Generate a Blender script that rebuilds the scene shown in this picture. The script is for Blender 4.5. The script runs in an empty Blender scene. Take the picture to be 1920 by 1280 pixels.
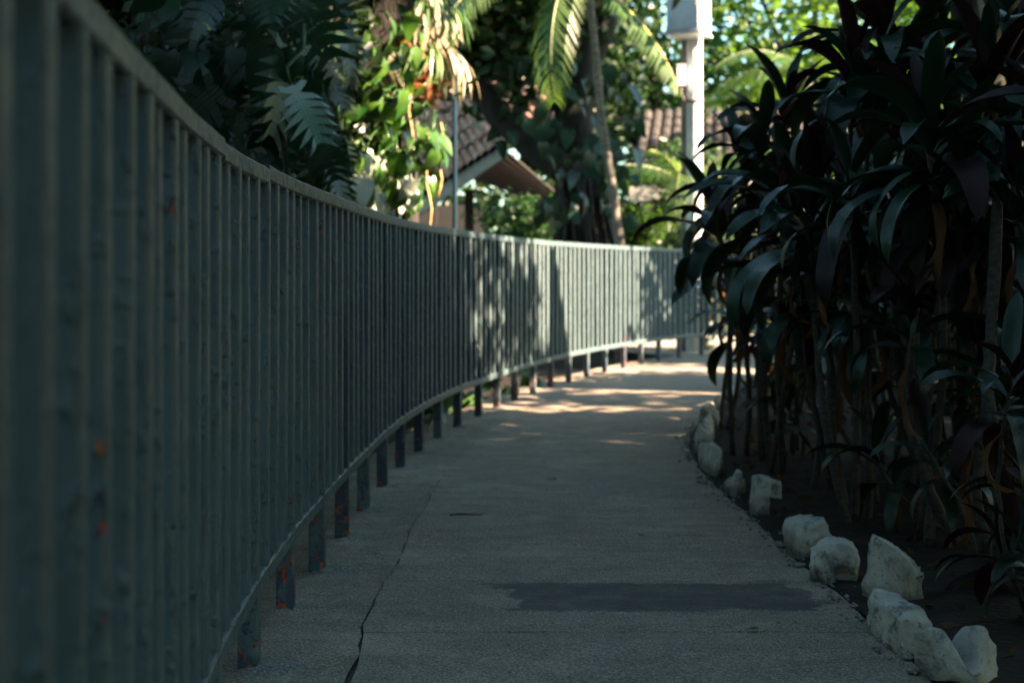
import bpy, bmesh, math, random
import numpy as np
from mathutils import Vector, Matrix, Euler, noise

R = math.radians
random.seed(11)
rng = np.random.default_rng(5)
sc = bpy.context.scene
COL = sc.collection

# ------------------------------------------------------------------ camera
F = 50.0 / 36.0 * 1920.0          # focal length in pixels of the photograph
CAM_H = 1.10
HOR = 509.0
cam_d = bpy.data.cameras.new('camera')
cam = bpy.data.objects.new('camera', cam_d)
COL.objects.link(cam)
cam.location = (0, 0, CAM_H)
cam.rotation_euler = (R(90), 0, 0)
cam_d.lens = 50
cam_d.sensor_width = 36
cam_d.shift_y = -(640 - HOR) / 1920.0
cam_d.clip_start = 0.05
cam_d.clip_end = 600
cam_d.dof.use_dof = True
cam_d.dof.focus_distance = 4.2
cam_d.dof.aperture_fstop = 3.2
sc.camera = cam

# ------------------------------------------------------------------ light
SUN_AZ = Vector((0.95, -0.31, 0)).normalized()
SUN_EL = R(31)
sun_dir = Vector((SUN_AZ.x * math.cos(SUN_EL), SUN_AZ.y * math.cos(SUN_EL), math.sin(SUN_EL)))
world = bpy.data.worlds.new('World')
sc.world = world
world.use_nodes = True
nt = world.node_tree
bg = nt.nodes['Background']
sky = nt.nodes.new('ShaderNodeTexSky')
sky.sky_type = 'NISHITA'
sky.sun_disc = False
sky.sun_elevation = SUN_EL
sky.sun_rotation = math.atan2(SUN_AZ.x, SUN_AZ.y)
sky.ozone_density = 2.5
sky.dust_density = 0.6
tint = nt.nodes.new('ShaderNodeMix')
tint.data_type = 'RGBA'
tint.blend_type = 'MULTIPLY'
tint.inputs[0].default_value = 1.0
tint.inputs[7].default_value = (0.88, 1.0, 0.80, 1)
nt.links.new(sky.outputs[0], tint.inputs[6])
nt.links.new(tint.outputs[2], bg.inputs[0])
bg.inputs[1].default_value = 0.052
sl = bpy.data.lights.new('sun', 'SUN')
sl.energy = 5.0
sl.angle = R(0.53)
sl.color = (1.0, 0.73, 0.50)
so = bpy.data.objects.new('sun', sl)
COL.objects.link(so)
so.rotation_euler = sun_dir.to_track_quat('Z', 'Y').to_euler()

sc.view_settings.view_transform = 'Standard'
sc.view_settings.look = 'None'
sc.view_settings.gamma = 1
sc.view_settings.use_curve_mapping = False
sc.view_settings.exposure = 3.65
sc.render.engine = 'CYCLES'
sc.cycles.max_bounces = 6
sc.cycles.diffuse_bounces = 3
sc.cycles.glossy_bounces = 2
sc.cycles.transmission_bounces = 3
sc.cycles.use_denoising = True
sc.cycles.sample_clamp_indirect = 6


# ------------------------------------------------------------------ helpers
def at(x, y, d):
    """point seen at photo pixel (x, y) at distance d"""
    return Vector(((x - 960) / F * d, d, CAM_H + (HOR - y) / F * d))


def gz(y):
    t = min(1.0, max(0.0, (6.0 - y) / 2.3))
    return 0.06 * t * t * (3 - 2 * t)


class MB:
    def __init__(s):
        s.v = []
        s.f = []

    def add(s, vs, fs):
        n = len(s.v)
        s.v.extend(tuple(v) for v in vs)
        s.f.extend(tuple(i + n for i in f) for f in fs)
        return s

    def box(s, c, d, M=None):
        x, y, z = d[0] / 2, d[1] / 2, d[2] / 2
        vs = [Vector((a * x, b * y, e * z)) for a in (-1, 1) for b in (-1, 1) for e in (-1, 1)]
        if M:
            vs = [M @ v for v in vs]
        c = Vector(c)
        return s.add([v + c for v in vs], [(0, 1, 3, 2), (4, 6, 7, 5), (0, 4, 5, 1), (2, 3, 7, 6), (0, 2, 6, 4), (1, 5, 7, 3)])

    def bevbox(s, w, d, z0, z1, b):
        """vertical bar with chamfered long edges"""
        x, y = w / 2, d / 2
        ring = [(x - b, -y), (x, -y + b), (x, y - b), (x - b, y), (-x + b, y), (-x, y - b), (-x, -y + b), (-x + b, -y)]
        vs = [(a, c, z0) for a, c in ring] + [(a, c, z1) for a, c in ring]
        fs = [(i, (i + 1) % 8, (i + 1) % 8 + 8, i + 8) for i in range(8)]
        fs += [tuple(range(7, -1, -1)), tuple(range(8, 16))]
        return s.add(vs, fs)

    def tube(s, pts, rs, n=8, cap=True):
        pts = [Vector(p) for p in pts]
        if not hasattr(rs, '__len__'):
            rs = [rs] * len(pts)
        up = Vector((0.13, 0.31, 0.94))
        rings = []
        for i, p in enumerate(pts):
            t = (pts[min(i + 1, len(pts) - 1)] - pts[max(i - 1, 0)]).normalized()
            if abs(t.dot(up)) > 0.95:
                a = t.cross(Vector((1, 0, 0))).normalized()
            else:
                a = t.cross(up).normalized()
            b = t.cross(a)
            rings.append([p + rs[i] * (math.cos(2 * math.pi * k / n) * a + math.sin(2 * math.pi * k / n) * b) for k in range(n)])
        vs = [v for r in rings for v in r]
        fs = []
        for i in range(len(pts) - 1):
            for k in range(n):
                fs.append((i * n + k, i * n + (k + 1) % n, (i + 1) * n + (k + 1) % n, (i + 1) * n + k))
        if cap:
            fs.append(tuple(range(n - 1, -1, -1)))
            fs.append(tuple((len(pts) - 1) * n + k for k in range(n)))
        return s.add(vs, fs)

    def mesh(s, name, mat, smooth=False):
        me = bpy.data.meshes.new(name)
        me.from_pydata(s.v, [], s.f)
        me.materials.append(mat)
        if smooth:
            me.shade_smooth()
        me.update()
        return me

    def build(s, name, mat, parent=None, smooth=False, **kw):
        return link(name, s.mesh(name, mat, smooth), parent, **kw)


def link(name, me, parent=None, loc=None, rot=None, scale=None, kind=None, label=None):
    o = bpy.data.objects.new(name, me)
    COL.objects.link(o)
    if parent:
        o.parent = parent
    if loc is not None:
        o.location = loc
    if rot is not None:
        o.rotation_euler = rot
    if scale is not None:
        o.scale = scale if hasattr(scale, '__len__') else (scale,) * 3
    if kind:
        o['kind'] = kind
    if label:
        o['label'] = label
    return o


def tag(o, label, cat, group=None, kind=None):
    o['label'] = label
    o['category'] = cat
    if group:
        o['group'] = group
    if kind:
        o['kind'] = kind
    return o


def thing(name, label, cat, loc=(0, 0, 0), group=None):
    o = bpy.data.objects.new(name, None)
    COL.objects.link(o)
    o.location = loc
    o.empty_display_size = 0.1
    return tag(o, label, cat, group)


# ------------------------------------------------------------------ materials
class NT:
    def __init__(s, name):
        s.m = bpy.data.materials.new(name)
        s.m.use_nodes = True
        s.t = s.m.node_tree
        s.p = s.t.nodes['Principled BSDF']
        s.out = s.t.nodes['Material Output']

    def n(s, typ, **kw):
        nd = s.t.nodes.new(typ)
        for k, v in kw.items():
            if k.startswith('i_'):
                key = k[2:]
                nd.inputs[int(key) if key.isdigit() else key.replace('_', ' ')].default_value = v
            else:
                setattr(nd, k, v)
        return nd

    def l(s, a, b):
        s.t.links.new(a, b)

    def pos(s, scale=(1, 1, 1), obj=False):
        if obj:
            src = s.n('ShaderNodeTexCoord').outputs['Object']
        else:
            src = s.n('ShaderNodeNewGeometry').outputs['Position']
        mp = s.n('ShaderNodeMapping')
        mp.inputs['Scale'].default_value = scale
        s.l(src, mp.inputs[0])
        return mp.outputs[0]

    def noise(s, vec, scale, detail=4, rough=0.55, dist=0.0):
        nd = s.n('ShaderNodeTexNoise')
        nd.inputs['Scale'].default_value = scale
        nd.inputs['Detail'].default_value = detail
        nd.inputs['Roughness'].default_value = rough
        nd.inputs['Distortion'].default_value = dist
        s.l(vec, nd.inputs['Vector'])
        return nd.outputs['Fac']

    def ramp(s, fac, stops):
        nd = s.n('ShaderNodeValToRGB')
        cr = nd.color_ramp
        while len(cr.elements) < len(stops):
            cr.elements.new(0.5)
        for e, (p, c) in zip(cr.elements, stops):
            e.position = p
            e.color = (c, c, c, 1) if not hasattr(c, '__len__') else (*c, 1)
        s.l(fac, nd.inputs[0])
        return nd.outputs[0]

    def mix(s, fac, a, b, mode='MIX'):
        nd = s.n('ShaderNodeMix', data_type='RGBA', blend_type=mode)
        for sock, val in ((nd.inputs[0], fac), (nd.inputs[6], a), (nd.inputs[7], b)):
            if isinstance(val, (int, float)):
                sock.default_value = val
            elif hasattr(val, '__len__'):
                sock.default_value = (*val, 1)
            else:
                s.l(val, sock)
        return nd.outputs[2]

    def math(s, op, a, b=0.0):
        nd = s.n('ShaderNodeMath', operation=op)
        for sock, val in ((nd.inputs[0], a), (nd.inputs[1], b)):
            if isinstance(val, (int, float)):
                sock.default_value = val
            else:
                s.l(val, sock)
        return nd.outputs[0]

    def bump(s, h, strength=0.4, dist=0.01):
        nd = s.n('ShaderNodeBump')
        nd.inputs['Strength'].default_value = strength
        nd.inputs['Distance'].default_value = dist
        s.l(h, nd.inputs['Height'])
        s.l(nd.outputs[0], s.p.inputs['Normal'])
        return nd

    def base(s, c):
        if hasattr(c, '__len__'):
            s.p.inputs['Base Color'].default_value = (*c, 1)
        else:
            s.l(c, s.p.inputs['Base Color'])

    def rough(s, r):
        if isinstance(r, (int, float)):
            s.p.inputs['Roughness'].default_value = r
        else:
            s.l(r, s.p.inputs['Roughness'])


def simple(name, a, b, scale=8, rough=0.7, bump=0.3, bdist=0.01, stretch=(1, 1, 1), obj=False, spec=0.5, lo=0.35, hi=0.65):
    t = NT(name)
    v = t.pos(stretch, obj)
    f = t.noise(v, scale, 6)
    t.base(t.ramp(f, [(lo, a), (hi, b)]))
    t.rough(rough)
    t.p.inputs['Specular IOR Level'].default_value = spec
    if bump:
        t.bump(t.noise(v, scale * 5, 5), bump, bdist)
    return t.m


def paint_mat(name, chips):
    """old grey green fence paint: lumps, brushed drips and chips showing blue, red and orange coats"""
    t = NT(name)
    v = t.pos()
    base = t.ramp(t.noise(v, 3.0, 5), [(0.3, (0.050, 0.086, 0.098)), (0.7, (0.072, 0.110, 0.122))])
    dirt = t.ramp(t.noise(t.pos((1, 1, 0.25)), 26, 5, 0.65), [(0.42, 0.0), (0.62, 0.45)])
    c = t.mix(dirt, base, (0.028, 0.055, 0.06))
    # coats
    cn = t.n('ShaderNodeValToRGB')
    cn.color_ramp.interpolation = 'CONSTANT'
    cols = [(0.0, (0.012, 0.035, 0.09)), (0.45, (0.010, 0.022, 0.05)), (0.52, (0.26, 0.012, 0.010)), (0.575, (0.32, 0.10, 0.014)), (0.61, (0.02, 0.07, 0.085)), (0.68, (0.018, 0.012, 0.010))]
    while len(cn.color_ramp.elements) < len(cols):
        cn.color_ramp.elements.new(0.5)
    for e, (pp, cc) in zip(cn.color_ramp.elements, cols):
        e.position = pp
        e.color = (*cc, 1)
    t.l(t.noise(v, 33, 3, 0.6), cn.inputs[0])
    coat = cn.outputs[0]
    sep = t.n('ShaderNodeSeparateXYZ')
    t.l(t.n('ShaderNodeNewGeometry').outputs['Position'], sep.inputs[0])
    low = t.n('ShaderNodeMapRange')
    low.inputs['From Min'].default_value = 0.0
    low.inputs['From Max'].default_value = 0.45 if chips > 0.5 else 0.75
    low.inputs['To Min'].default_value = 0.14 if chips > 0.5 else 0.05
    low.inputs['To Max'].default_value = 0.0
    t.l(sep.outputs[2], low.inputs['Value'])
    if chips > 0.5:
        # older blue coat showing on the feet of some posts
        blue = t.ramp(t.math('ADD', t.math('ADD', t.noise(t.pos((1, 1, .25)), 3.1, 2), t.math('MULTIPLY', low.outputs[0], 1.4)), t.math('MULTIPLY', t.noise(v, 30, 4), .12)), [(0.66, 0.0), (0.70, 1.0)])
        c = t.mix(blue, c, (0.014, 0.040, 0.060))
    m1 = t.noise(t.pos((1, 1, 0.75)), 31, 5, 0.66)
    big = t.noise(v, 2.3, 1)
    m = t.math('ADD', t.math('ADD', m1, low.outputs[0]), t.math('MULTIPLY', t.math('SUBTRACT', big, 0.5), 0.28))
    thr = 0.655 if chips > 0.5 else 0.73
    mask = t.ramp(m, [(thr, 0.0), (thr + 0.012, 1.0)])
    c = t.mix(mask, c, coat)
    # thin worn scratches along the bars
    scr = t.ramp(t.noise(t.pos((1, 1, 0.12)), 95, 4, .7), [(0.66, 0.0), (0.70, 0.6)])
    c = t.mix(scr, c, (0.022, 0.034, 0.036))
    t.base(c)
    t.rough(t.ramp(t.noise(v, 40, 3), [(0.3, 0.38), (0.7, 0.6)]))
    lump = t.ramp(t.noise(t.pos((1, 1, 0.55)), 42, 3, 0.5), [(0.55, 0.0), (0.72, 1.0)])
    drip = t.noise(t.pos((1, 1, 0.08)), 60, 3)
    h = t.math('ADD', t.math('MULTIPLY', lump, 1.3), t.math('MULTIPLY', drip, 0.35))
    h = t.math('ADD', h, t.math('MULTIPLY', t.noise(v, 150, 3), 0.3))
    h = t.math('SUBTRACT', h, t.math('MULTIPLY', mask, 0.5))
    t.bump(h, 0.9, 0.006)
    return t.m


M_PAINT = paint_mat('fence_paint', 0.3)
M_POST = paint_mat('post_paint', 0.9)


def concrete_mat(name, a, b, joint_dark=0.5, patch=False):
    t = NT(name)
    v = t.pos()
    big = t.noise(v, 0.9, 5, 0.6)
    c = t.ramp(big, [(0.3, a), (0.7, b)])
    blotch = t.ramp(t.noise(t.pos((0.7, 1.6, 1)), 4.5, 6, 0.65), [(0.40, 0.0), (0.66, 0.7)])
    c = t.mix(blotch, c, tuple(x * 0.5 for x in a))
    tone = t.ramp(t.noise(t.pos((0.55, 0.35, 1)), 1.1, 4, 0.5), [(0.40, 0.0), (0.62, 0.6)])
    c = t.mix(tone, c, (a[0] * 0.72, a[1] * 0.80, a[2] * 0.90))
    b2 = t.ramp(t.noise(t.pos((1, 1, 1)), 14, 6, 0.7), [(0.45, 0.0), (0.7, 0.55)])
    c = t.mix(b2, c, tuple(x * 0.55 for x in a))
    wn = t.ramp(t.noise(v, 1.7, 7, 0.7), [(0.52, 0.0), (0.66, 0.4)])
    c = t.mix(wn, c, tuple(min(1, x * 1.45) for x in b))
    grit = t.noise(v, 140, 3, 0.75)
    c = t.mix(t.ramp(grit, [(0.38, 0.7), (0.50, 0.0)]), c, tuple(x * 0.35 for x in a))
    c = t.mix(t.ramp(grit, [(0.52, 0.0), (0.68, 0.65)]), c, tuple(min(1, x * 1.9) for x in b))
    spk = t.ramp(t.noise(v, 48, 3), [(0.66, 0.0), (0.69, 0.9)])
    c = t.mix(spk, c, (0.03, 0.03, 0.028))
    if patch:
        # dark asphalt repair with ragged edges
        sp = t.n('ShaderNodeSeparateXYZ')
        dn = t.n('ShaderNodeTexNoise')
        dn.inputs['Scale'].default_value = 3.2
        dn.inputs['Detail'].default_value = 8
        dn.inputs['Roughness'].default_value = 0.7
        t.l(v, dn.inputs['Vector'])
        va = t.n('ShaderNodeVectorMath', operation='MULTIPLY_ADD')
        t.l(dn.outputs['Color'], va.inputs[0])
        va.inputs[1].default_value = (0.5, 0.22, 0)
        t.l(v, va.inputs[2])
        t.l(va.outputs[0], sp.inputs[0])
        fx = t.math('SUBTRACT', 0.50, t.math('ABSOLUTE', t.math('SUBTRACT', sp.outputs[0], 0.72)))
        fy = t.math('SUBTRACT', 0.26, t.math('ABSOLUTE', t.math('SUBTRACT', sp.outputs[1], 4.77)))
        f = t.math('MINIMUM', fx, fy)
        k = t.ramp(t.math('ADD', t.math('MULTIPLY', f, 9.0), t.math('MULTIPLY', t.noise(v, 60, 3), 0.5)), [(0.30, 0.0), (0.50, 0.9)])
        k = t.math('MULTIPLY', k, t.ramp(t.noise(v, 7, 6, .7), [(0.35, 0.7), (0.62, 1.0)]))
        c = t.mix(k, c, t.ramp(t.noise(v, 120, 4, .7), [(0.3, (0.022, 0.024, 0.027)), (0.7, (0.085, 0.086, 0.088))]))
    t.base(c)
    t.rough(0.85)
    t.p.inputs['Specular IOR Level'].default_value = 0.3
    h = t.math('ADD', t.math('MULTIPLY', grit, 0.5), t.math('MULTIPLY', t.noise(v, 28, 5), 0.9))
    t.bump(h, 0.9, 0.010)
    return t.m


M_SLAB = concrete_mat('path_concrete', (0.245, 0.198, 0.155), (0.345, 0.282, 0.222), patch=True)
M_STRIP = concrete_mat('strip_concrete', (0.19, 0.158, 0.122), (0.33, 0.275, 0.215))
M_PATCH = concrete_mat('asphalt_patch', (0.055, 0.062, 0.075), (0.09, 0.10, 0.115))
M_GROUT = simple('dirt_in_joints', (0.03, 0.028, 0.025), (0.06, 0.055, 0.045), 20, 0.95)
M_APRON = concrete_mat('apron_concrete', (0.20, 0.195, 0.18), (0.26, 0.25, 0.235))
M_SOIL = simple('soil', (0.010, 0.008, 0.007), (0.028, 0.022, 0.018), 7, 0.95, 0.9, 0.03, spec=0.2)
M_STONEPAINT = None


def stone_mat():
    t = NT('limewashed_stone')
    v = t.pos(obj=False)
    c = t.ramp(t.noise(v, 9, 6, 0.6), [(0.3, (0.31, 0.295, 0.255)), (0.65, (0.50, 0.485, 0.43))])
    pits = t.ramp(t.noise(v, 62, 4, 0.7), [(0.60, 0.0), (0.68, 0.75)])
    wear = t.ramp(t.noise(v, 8.0, 7, 0.75, 0.6), [(0.52, 0.0), (0.60, 1.0)])
    grey = t.ramp(t.noise(v, 90, 4), [(0.4, (0.04, 0.045, 0.05)), (0.6, (0.16, 0.165, 0.17))])
    c = t.mix(t.math('MULTIPLY', wear, 0.75), c, grey)
    c = t.mix(pits, c, (0.10, 0.10, 0.09))
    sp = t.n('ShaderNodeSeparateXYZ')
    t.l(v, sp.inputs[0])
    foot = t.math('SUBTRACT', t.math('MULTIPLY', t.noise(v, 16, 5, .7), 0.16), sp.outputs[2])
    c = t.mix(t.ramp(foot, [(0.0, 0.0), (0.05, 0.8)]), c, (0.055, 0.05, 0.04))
    t.base(c)
    t.rough(0.9)
    h = t.math('ADD', t.noise(v, 34, 6, 0.65), t.math('MULTIPLY', t.noise(v, 130, 4, 0.7), 0.4))
    h = t.math('SUBTRACT', h, t.math('MULTIPLY', pits, 0.35))
    t.bump(h, 0.9, 0.012)
    return t.m


M_STONE = stone_mat()


def leaf_mat(name, a, b, rough=0.4, trans=0.25, tcol=None, spec=0.5, nscale=6, vein=None):
    t = NT(name)
    oi = t.n('ShaderNodeObjectInfo')
    v = t.pos()
    f = t.math('ADD', t.math('MULTIPLY', t.noise(v, nscale, 3), 0.75), t.math('MULTIPLY', oi.outputs['Random'], 0.4))
    c = t.ramp(f, [(0.3, a), (0.8, b)])
    t.base(c)
    t.rough(rough)
    t.p.inputs['Specular IOR Level'].default_value = spec
    if vein:
        w = t.n('ShaderNodeTexWave', wave_type='BANDS', bands_direction='Y')
        w.inputs['Scale'].default_value = vein
        w.inputs['Distortion'].default_value = 1.5
        t.l(t.pos(obj=True), w.inputs['Vector'])
        t.bump(w.outputs['Fac'], 0.35, 0.003)
    if trans:
        tr = t.n('ShaderNodeBsdfTranslucent')
        if tcol:
            tr.inputs['Color'].default_value = (*tcol, 1)
        else:
            t.l(t.mix(1.0, c, (2.2, 2.4, 1.2), 'MULTIPLY'), tr.inputs['Color'])
        ms = t.n('ShaderNodeMixShader')
        ms.inputs[0].default_value = trans
        t.l(t.p.outputs[0], ms.inputs[1])
        t.l(tr.outputs[0], ms.inputs[2])
        t.l(ms.outputs[0], t.out.inputs[0])
    return t.m


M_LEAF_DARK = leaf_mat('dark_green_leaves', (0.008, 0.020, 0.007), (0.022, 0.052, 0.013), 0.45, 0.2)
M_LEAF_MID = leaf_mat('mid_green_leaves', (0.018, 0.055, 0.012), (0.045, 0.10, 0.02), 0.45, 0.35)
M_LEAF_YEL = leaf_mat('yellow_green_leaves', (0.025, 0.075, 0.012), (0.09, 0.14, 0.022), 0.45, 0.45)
M_CORD_GREEN = leaf_mat('cordyline_green', (0.003, 0.012, 0.008), (0.008, 0.032, 0.016), 0.29, 0.08, (0.02, 0.05, 0.01), 0.36, 5, 46)
M_CORD_RED = leaf_mat('cordyline_purple', (0.007, 0.0022, 0.003), (0.022, 0.005, 0.006), 0.45, 0.12, (0.05, 0.008, 0.008), 0.2, 5, 46)
M_CORD_DEAD = leaf_mat('dead_strap_leaf', (0.045, 0.02, 0.009), (0.12, 0.055, 0.022), 0.7, 0.15, (0.2, 0.08, 0.02), 0.2, 12)
M_MONSTERA = leaf_mat('split_leaf_green', (0.006, 0.020, 0.012), (0.016, 0.045, 0.024), 0.36, 0.14, None, 0.35, 4, 14)
M_VINE = leaf_mat('vine_leaf_green', (0.012, 0.060, 0.010), (0.055, 0.12, 0.016), 0.3, 0.25, (0.08, 0.20, 0.02), 0.6, 7)
M_FROND = leaf_mat('palm_green', (0.03, 0.085, 0.025), (0.075, 0.13, 0.04), 0.4, 0.3)
M_FAN = leaf_mat('bleached_palm_leaf', (0.17, 0.155, 0.09), (0.38, 0.33, 0.23), 0.5, 0.3, (0.42, 0.34, 0.20))
M_BLEACHED = leaf_mat('sun_bleached_big_leaf', (0.24, 0.28, 0.22), (0.46, 0.50, 0.42), 0.35, 0.3, (0.4, 0.46, 0.32))
M_DEADFAN = leaf_mat('dead_orange_palm_leaf', (0.16, 0.05, 0.016), (0.34, 0.15, 0.06), 0.7, 0.3, (0.40, 0.15, 0.05))
M_RIB = simple('yellow_frond_rib', (0.32, 0.30, 0.08), (0.45, 0.38, 0.12), 9, 0.45, 0.1)
M_GREENRIB = simple('green_frond_rib', (0.05, 0.07, 0.02), (0.09, 0.11, 0.03), 9, 0.45, 0.1)
M_BARK = simple('dark_bark', (0.005, 0.0045, 0.0035), (0.018, 0.0135, 0.010), 9, 0.9, 0.8, 0.03, (1, 1, 0.3))
M_PALMBARK = simple('pale_palm_bark', (0.07, 0.06, 0.05), (0.17, 0.15, 0.125), 12, 0.85, 0.5, 0.02, (1, 1, 2.5))
M_STEM = simple('cordyline_stem', (0.022, 0.021, 0.017), (0.075, 0.07, 0.056), 30, 0.85, 0.7, 0.01, (1, 1, 2.2))
M_ROOT = simple('aerial_root', (0.20, 0.12, 0.04), (0.36, 0.24, 0.10), 20, 0.7, 0.3)
M_TILE = simple('terracotta_tile', (0.24, 0.10, 0.06), (0.42, 0.24, 0.17), 3, 0.8, 0.4)
M_TILEGREY = simple('weathered_tile', (0.011, 0.010, 0.0095), (0.032, 0.028, 0.026), 3, 0.85, 0.4)
M_FASCIA = simple('cream_fascia', (0.15, 0.145, 0.13), (0.21, 0.20, 0.18), 3, 0.6, 0.1)
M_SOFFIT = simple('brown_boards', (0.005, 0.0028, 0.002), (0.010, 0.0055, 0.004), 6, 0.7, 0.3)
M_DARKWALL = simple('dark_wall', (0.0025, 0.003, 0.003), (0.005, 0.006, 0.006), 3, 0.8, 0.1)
M_WHITE = simple('white_paint', (0.60, 0.63, 0.67), (0.72, 0.75, 0.79), 5, 0.45, 0.1)
M_POLEGREY = simple('dirty_concrete_pole', (0.16, 0.14, 0.12), (0.30, 0.27, 0.23), 9, 0.9, 0.5)
M_BLUEPOST = simple('blue_painted_steel', (0.003, 0.012, 0.022), (0.005, 0.018, 0.03), 5, 0.8, 0.1, spec=0.1)
M_WALL = simple('yellow_green_plaster', (0.030, 0.036, 0.018), (0.045, 0.052, 0.026), 2.5, 0.85, 0.3)
M_BLACKWIRE = simple('cable_rubber', (0.25, 0.26, 0.27), (0.3, 0.31, 0.32), 5, 0.5, 0)

# ------------------------------------------------------------------ fence line
RAW = [(-.24, -.5), (-.30, .1), (-.365, .7), (-.43, 1.2), (-.480, 1.57), (-.522, 1.9), (-.635, 2.87), (-.690, 3.72), (-.707, 4.54), (-.703, 5.35),
       (-.695, 6.1), (-.680, 6.73), (-.655, 7.44), (-.615, 8.12), (-.555, 8.81), (-.48, 9.43), (-.39, 10.05), (-.275, 10.65), (-.145, 11.35),
       (.010, 12.1), (.18, 12.8), (.36, 13.5), (.565, 14.2), (.79, 14.9), (1.02, 15.55), (1.29, 16.25), (1.57, 16.95), (1.85, 17.6),
       (2.17, 18.2), (2.55, 18.8), (3.05, 19.35), (3.7, 19.8), (4.5, 20.1), (5.4, 20.25), (6.6, 20.3), (8.0, 20.3)]


def catmull(P, n=14):
    P = [Vector((a, b)) for a, b in P]
    out = []
    for i in range(len(P) - 1):
        p0, p1, p2, p3 = P[max(i - 1, 0)], P[i], P[i + 1], P[min(i + 2, len(P) - 1)]
        for k in range(n):
            t = k / n
            out.append(0.5 * ((2 * p1) + (-p0 + p2) * t + (2 * p0 - 5 * p1 + 4 * p2 - p3) * t * t + (-p0 + 3 * p1 - 3 * p2 + p3) * t ** 3))
    out.append(P[-1])
    return out


FL = catmull(RAW)
for _ in range(10):
    FL = [FL[0]] + [(FL[i - 1] + FL[i] * 2 + FL[i + 1]) / 4 for i in range(1, len(FL) - 1)] + [FL[-1]]
ARC = [0.0]
for i in range(1, len(FL)):
    ARC.append(ARC[-1] + (FL[i] - FL[i - 1]).length)


def fence_at(s):
    s = min(max(s, 0), ARC[-1] - 1e-4)
    i = int(np.searchsorted(ARC, s, side='right')) - 1
    i = min(i, len(FL) - 2)
    t = (s - ARC[i]) / (ARC[i + 1] - ARC[i])
    p = FL[i].lerp(FL[i + 1], t)
    d = (FL[min(i + 3, len(FL) - 1)] - FL[max(i - 2, 0)]).normalized()
    return p, d


def arc_of_y(y):
    for i in range(len(FL) - 1):
        if FL[i].y <= y < FL[i + 1].y:
            return ARC[i] + (ARC[i + 1] - ARC[i]) * (y - FL[i].y) / (FL[i + 1].y - FL[i].y)
    return ARC[-1]


def offset_line(s, o):
    """point beside the fence, o > 0 towards the path"""
    p, d = fence_at(s)
    return Vector((p.x + d.y * o, p.y - d.x * o))


# ------------------------------------------------------------------ ground
def grid_sheet(name, x0, x1, y0, y1, nx, ny, zf, mat, **kw):
    b = MB()
    vs = []
    for j in range(ny + 1):
        for i in range(nx + 1):
            x = x0 + (x1 - x0) * i / nx
            y = y0 + (y1 - y0) * j / ny
            vs.append((x, y, zf(x, y)))
    fs = [(j * (nx + 1) + i, j * (nx + 1) + i + 1, (j + 1) * (nx + 1) + i + 1, (j + 1) * (nx + 1) + i) for j in range(ny) for i in range(nx)]
    b.add(vs, fs)
    return b.build(name, mat, smooth=True, kind='structure', **kw)


grid_sheet('ground', -250, 250, -250, 350, 20, 20, lambda x, y: -0.16, M_SOIL)


def edge_x(y):   # right edge of the path
    pts = [(-3, 1.0), (2.5, 1.05), (4, 1.07), (5, 1.08), (6.5, 1.07), (7.5, 1.03), (8.7, 1.09), (9.6, 1.2), (10.5, 1.38), (11.5, 1.6), (12.5, 1.86), (13, 2.0)]
    for (a, xa), (b, xb) in zip(pts, pts[1:]):
        if a <= y <= b:
            return xa + (xb - xa) * (y - a) / (b - a)
    return pts[0][1] if y < -3 else pts[-1][1]


EDGE2 = [(2.0, 13.0), (2.3, 14.2), (2.75, 15.4), (3.4, 16.5), (4.3, 17.3), (5.6, 17.9), (7.5, 18.2)]

# stations: pairs (left point, right point) across the path
STN = []
joints = [-3.0, -1.0, 1.0, 2.7, 4.12, 4.93, 5.93, 6.6, 7.3, 8, 8.7, 9.4, 10.1, 10.8, 11.5, 12.2, 13.0]
for y in joints:
    s = arc_of_y(max(y, -0.45))
    l = offset_line(s, 0.27)
    l.y = y
    STN.append((l, Vector((edge_x(y), y + random.uniform(-.02, .04)))))
s0 = arc_of_y(13.0)
e2 = catmull(EDGE2, 6)
for k in range(1, 13):
    t = k / 12
    STN.append((offset_line(s0 + (ARC[-1] - s0 - 0.3) * t, 0.27), e2[int(t * (len(e2) - 1))]))


def nz(x, y, a=0.004):
    return a * noise.noise(Vector((x * 1.3, y * 1.3, 0.3)))


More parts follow.
